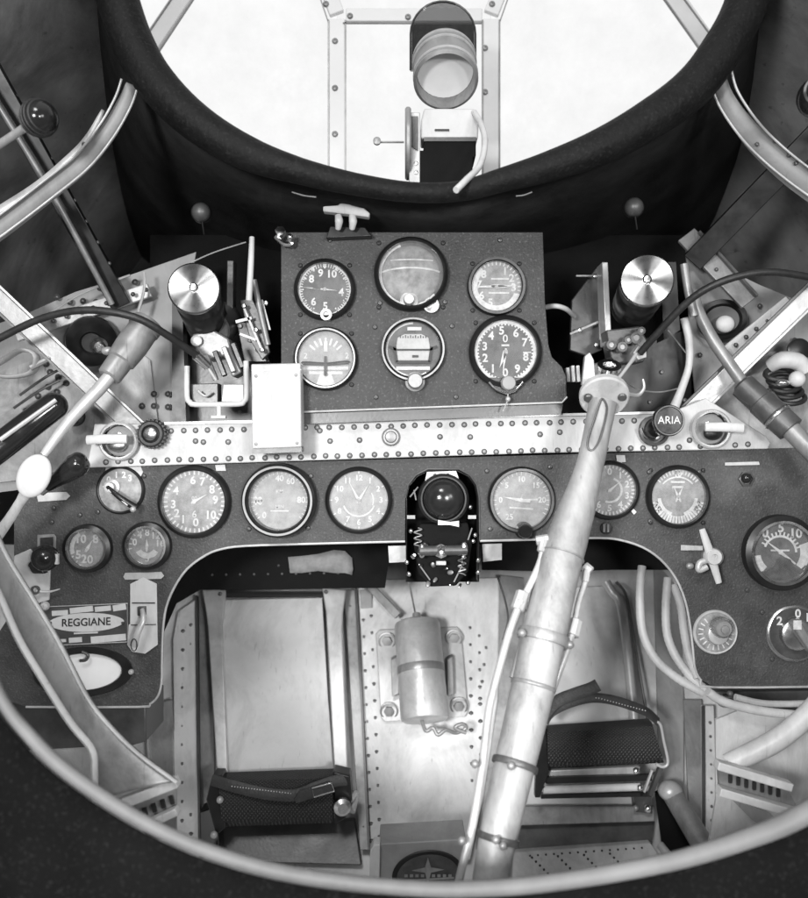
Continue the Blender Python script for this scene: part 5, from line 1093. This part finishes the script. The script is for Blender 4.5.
# cylinder bottle on its plate
t = thing('pressure_bottle', 'pale metal cylinder strapped to a bolted plate below the compass', 'cylinder', F(423, 720, .08))
MB().prism(ff([(376, 634), (380, 630), (457, 627), (461, 631), (468, 712), (465, 717), (385, 722), (381, 718)], .032), (0, .005, 0)).build('mount_plate', 'pale_metal', t, bevel=.001)
for p in ((387, 641), (454, 638), (459, 706), (389, 711)):
    c = F(*p, .034); MB().lathe(c, (0, -1, 0), [(L(9, 1.3), 0), (L(9, 1.3), .002), (L(7.6, 1.3), .0025), (L(7.4, 1.3), .001)], 24).build('washer', 'mid_metal', t)
    MB().lathe(c, (0, -1, 0), [(0, 0), (L(5, 1.3), 0), (L(5, 1.3), .005), (0, .0055)], 6).build('bolt', 'mid_metal', t)
for x0, x1 in ((391, 398), (447, 453)): MB().prism(ff([(x0, 660), (x1, 656), (x1 + 1, 694), (x0 + 1, 697)], .05), (0, .016, 0)).build('cradle', 'mid_metal', t, bevel=.001)
c0 = F(417, 622, .075); c1 = F(425, 721, .075); rr = L(23.5, 1.27); h = (c1 - c0).length
body = MB().lathe(c0, c1 - c0, [(0, 0), (rr * .86, .0), (rr * .96, .002), (rr, .006), (rr, h - .006), (rr * .96, h - .002), (rr * .86, h), (0, h)], 48).build('bottle_body', 'pale_metal', t)
mid = c0.lerp(c1, .5); ax = (c1 - c0).normalized()
MB().lathe(c0.lerp(c1, .46), c1 - c0, [(rr + .0002, 0), (rr + .0005, .0005), (rr + .0005, .011), (rr + .0002, .0115)], 48).build('label_band', 'mid_metal', body)
b = MB(); _, u, v = frame(ax)
for i in range(9):
    for k in (0, 1):
        if (i + k) % 4 == 3: continue
        a = R(-40 + i * 10); d = Vector((math.sin(a), -math.cos(a), 0)); b.box(c0.lerp(c1, .46) + ax * (.003 + .005 * k) + d * (rr + .0006), (.0026, .0012, .0018))
b.build('label_dashes', 'dark_metal', body)
MB().lathe(c0, c0 - c1, [(L(9), -.001), (L(9), .004), (L(6), .006), (L(5), .014), (L(3), .015), (0, .016)], 16).build('valve', 'mid_metal', t)
MB().tube([F(415, 612, .08), P(411, 592, 1.2), P(407, 575, 1.1)], .0014, 8).build('valve_wire', 'mid_metal', t)
MB().tube([F(422, 721, .08), F(426, 731, .09), F(433, 728, .09), F(438, 735, .09), F(446, 730, .09), F(456, 733, .08), F(466, 728, .08), F(462, 724, .085), F(455, 728, .085), F(466, 733, .08)], .0028, 10).build('safety_wire', 'mid_metal', t)
tag(MB().bar(F(368, 584, .05), F(398, 616, .06), L(8, 1.35), .006).build('angle_bracket', 'mid_metal', bevel=.001), 'short grey diagonal bracket running to the top of the cylinder', 'bracket')
tag(MB().prism(ff([(360, 590), (372, 589), (372, 608), (361, 609)], .03), (0, .003, 0)).build('small_tab', 'grey_paint', bevel=.001), 'small grey tab between left pedal and the diagonal bracket', 'tab')

# box with oval instrument at the bottom
t = thing('trim_indicator', 'box with dark oval window holding a pale star pointer, bottom centre', 'indicator', P(425, 890, .95))
Yi = .93
MB().prism(pp([(379, 844), (466, 839), (462, 895), (379, 900)], Yi), (0, .05, 0)).build('casing', 'grey_paint', t, bevel=.0015)
o = [(428 + 36 * math.cos(R(a)), 876 - 25 * math.sin(R(a)) - math.cos(R(a)) * 2) for a in range(0, 360, 8)]
MB().prism(pp(o, Yi - .002), (0, .003, 0)).build('window', 'black_paint', t, bevel=.0006)
o = [(428 + 31 * math.cos(R(a)), 876 - 21 * math.sin(R(a)) - math.cos(R(a)) * 2) for a in range(0, 360, 8)]
MB().prism(pp(o, Yi - .0028), (0, .001, 0)).build('window_glass', 'dial_dark', t)
MB().prism(pp([(428, 858), (431, 868), (444, 870), (431, 873), (428, 884), (425, 873), (412, 871), (425, 868)], Yi - .004), (0, .001, 0)).build('star_pointer', 'mid_metal', t)
b = MB()
for i in range(9): b.box(P(406 + i * 5.5, 876, Yi - .0034), (L(3), .0008, L(2.5)))
b.bar(P(402, 881, Yi - .0034), P(454, 878, Yi - .0034), L(1.6), .0008); b.build('scale_marks', 'mid_metal', t)
tag(MB().prism(pp([(370, 852), (374, 845), (380, 845), (379, 900), (369, 900)], .92), (0, .02, 0)).build('end_lug', 'white_plate', bevel=.001), 'upright white lug beside the box at bottom centre', 'lug')

# ================================================================== LOWER FRAMES
t = thing('fuselage_frame', 'long pale channel frame sloping across the lower left lobe', 'frame', P(150, 805, .8))
le = [(-30, 535), (-14, 568), (0, 592), (20, 637), (40, 671), (71, 720), (93, 748), (96, 770), (96, 800)]
re = [(-10, 515), (2, 542), (14, 565), (42, 610), (64, 648), (88, 695), (110, 724), (140, 753), (178, 781)]
yf = [.80, .80, .80, .80, .795, .79, .79, .785, .78]
L3 = smooth_pts([P(x, y, Y) for (x, y), Y in zip(le, yf)], 6); R3 = smooth_pts([P(x, y, Y) for (x, y), Y in zip(re, yf)], 6)
MB().loft([L3, [a.lerp(c, .5) + Vector((0, .004, 0)) for a, c in zip(L3, R3)], R3]).build('web', 'mid_metal', t, solid=.003)
for pts_, w_ in ((L3, 3.6), (R3, 1.7)):
    MB().tube([p + Vector((0, -.004, 0)) for p in pts_], L(w_, .8), 10, 1, flat=((0, 1, 0), 1.6 if w_ < 3 else 1.2)).build('flange', 'pale_paint', t)
t = thing('slotted_bracket', 'slotted pale bracket at the foot of the left channel frame', 'bracket', P(150, 815, .8))
MB().prism(pp([(122, 803), (176, 780), (176, 840), (150, 840)], .80), (0, .004, 0)).build('web', 'grey_paint', t)
MB().bar(P(120, 804, .79), P(178, 781, .79), L(8), .012).build('flange', 'pale_paint', t, bevel=.001); MB().bar(P(140, 828, .79), P(178, 810, .79), L(6), .012).build('flange', 'pale_paint', t, bevel=.001)
for i in range(4): MB().bar(P(144 + i * 9, 808 - i * 4, .797), P(146 + i * 9, 816 - i * 4, .797), L(3), .003).build('slot', 'mark_black', t)
t = thing('fuselage_frame', 'pale round frame tube descending from the right edge at lower right', 'frame', P(740, 765, .85))
MB().tube([P(860, 670, .84), P(830, 692, .85), P(800, 722, .86), P(770, 744, .87), P(728, 764, .88)], [L(11, .85), L(10.5, .85), L(10.5, .85), L(11, .85), L(10, .85)], 20).build('tube', 'pale_paint', t)
t = thing('slotted_bracket', 'slotted pale bracket at lower right beside the riveted post', 'bracket', P(755, 790, .86))
MB().prism(pp([(718, 764), (786, 786), (800, 812), (720, 790)], .87), (0, .006, 0)).build('web', 'mid_metal', t)
MB().bar(P(716, 764, .86), P(790, 786, .86), L(7), .014).build('flange', 'pale_paint', t, bevel=.001); MB().bar(P(718, 790, .86), P(806, 816, .86), L(7), .014).build('flange', 'pale_paint', t, bevel=.001)
for i in range(7): MB().bar(P(730 + i * 8, 775 + i * 2.3, .867), P(730 + i * 8, 783 + i * 2.3, .867), L(2.4), .003).build('slot', 'mark_black', t)
t = thing('corner_gusset', 'pale gusset sheet filling the lower right corner', 'gusset', P(780, 830, .95))
MB().prism(pp([(716, 720), (740, 710), (870, 716), (870, 900), (700, 900), (716, 800)], .98), (0, .004, 0)).build('sheet', 'pale_paint', t)
MB().prism(pp([(732, 800), (768, 812), (780, 822), (766, 830), (752, 820)], .975), (0, .002, 0)).build('opening', 'grey_paint', t)
t = thing('corner_gusset', 'pale gusset sheet at lower left under the dark shade block', 'gusset', P(80, 790, .92))
MB().prism(pp([(20, 752), (95, 748), (100, 800), (60, 800)], .93), (0, .004, 0)).build('sheet', 'pale_paint', t)

GR = {'instrument_dial': 'dials on the instrument panels', 'label_plate': 'blank label strips on the lower panel', 'rudder_pedal': 'rudder pedals', 'gun_breech': 'gun breeches', 'signal_lens': 'clear lenses on the cross beam', 'conduit': 'conduits behind the right arch', 'floor_rib': 'riveted floor ribs', 'cockpit_lamp': 'round cockpit lamps', 'dome_lamp': 'dome lamps under the deck', 'selector_switch': 'selector switches', 'riveted_strut': 'riveted side struts', 'frame_arch': 'curved side frames', 'stringer': 'dark sloping struts', 'diagonal_beam': 'diagonal side beams', 'ball_lever': 'ball knob levers', 'cable': 'black cables', 'slotted_bracket': 'slotted brackets'}
for o in list(bpy.data.objects):
    k_ = o.name.split('.')[0]
    if k_ in GR and o.parent is None: o['group'] = GR[k_]
    if '_o' in o: del o['_o']
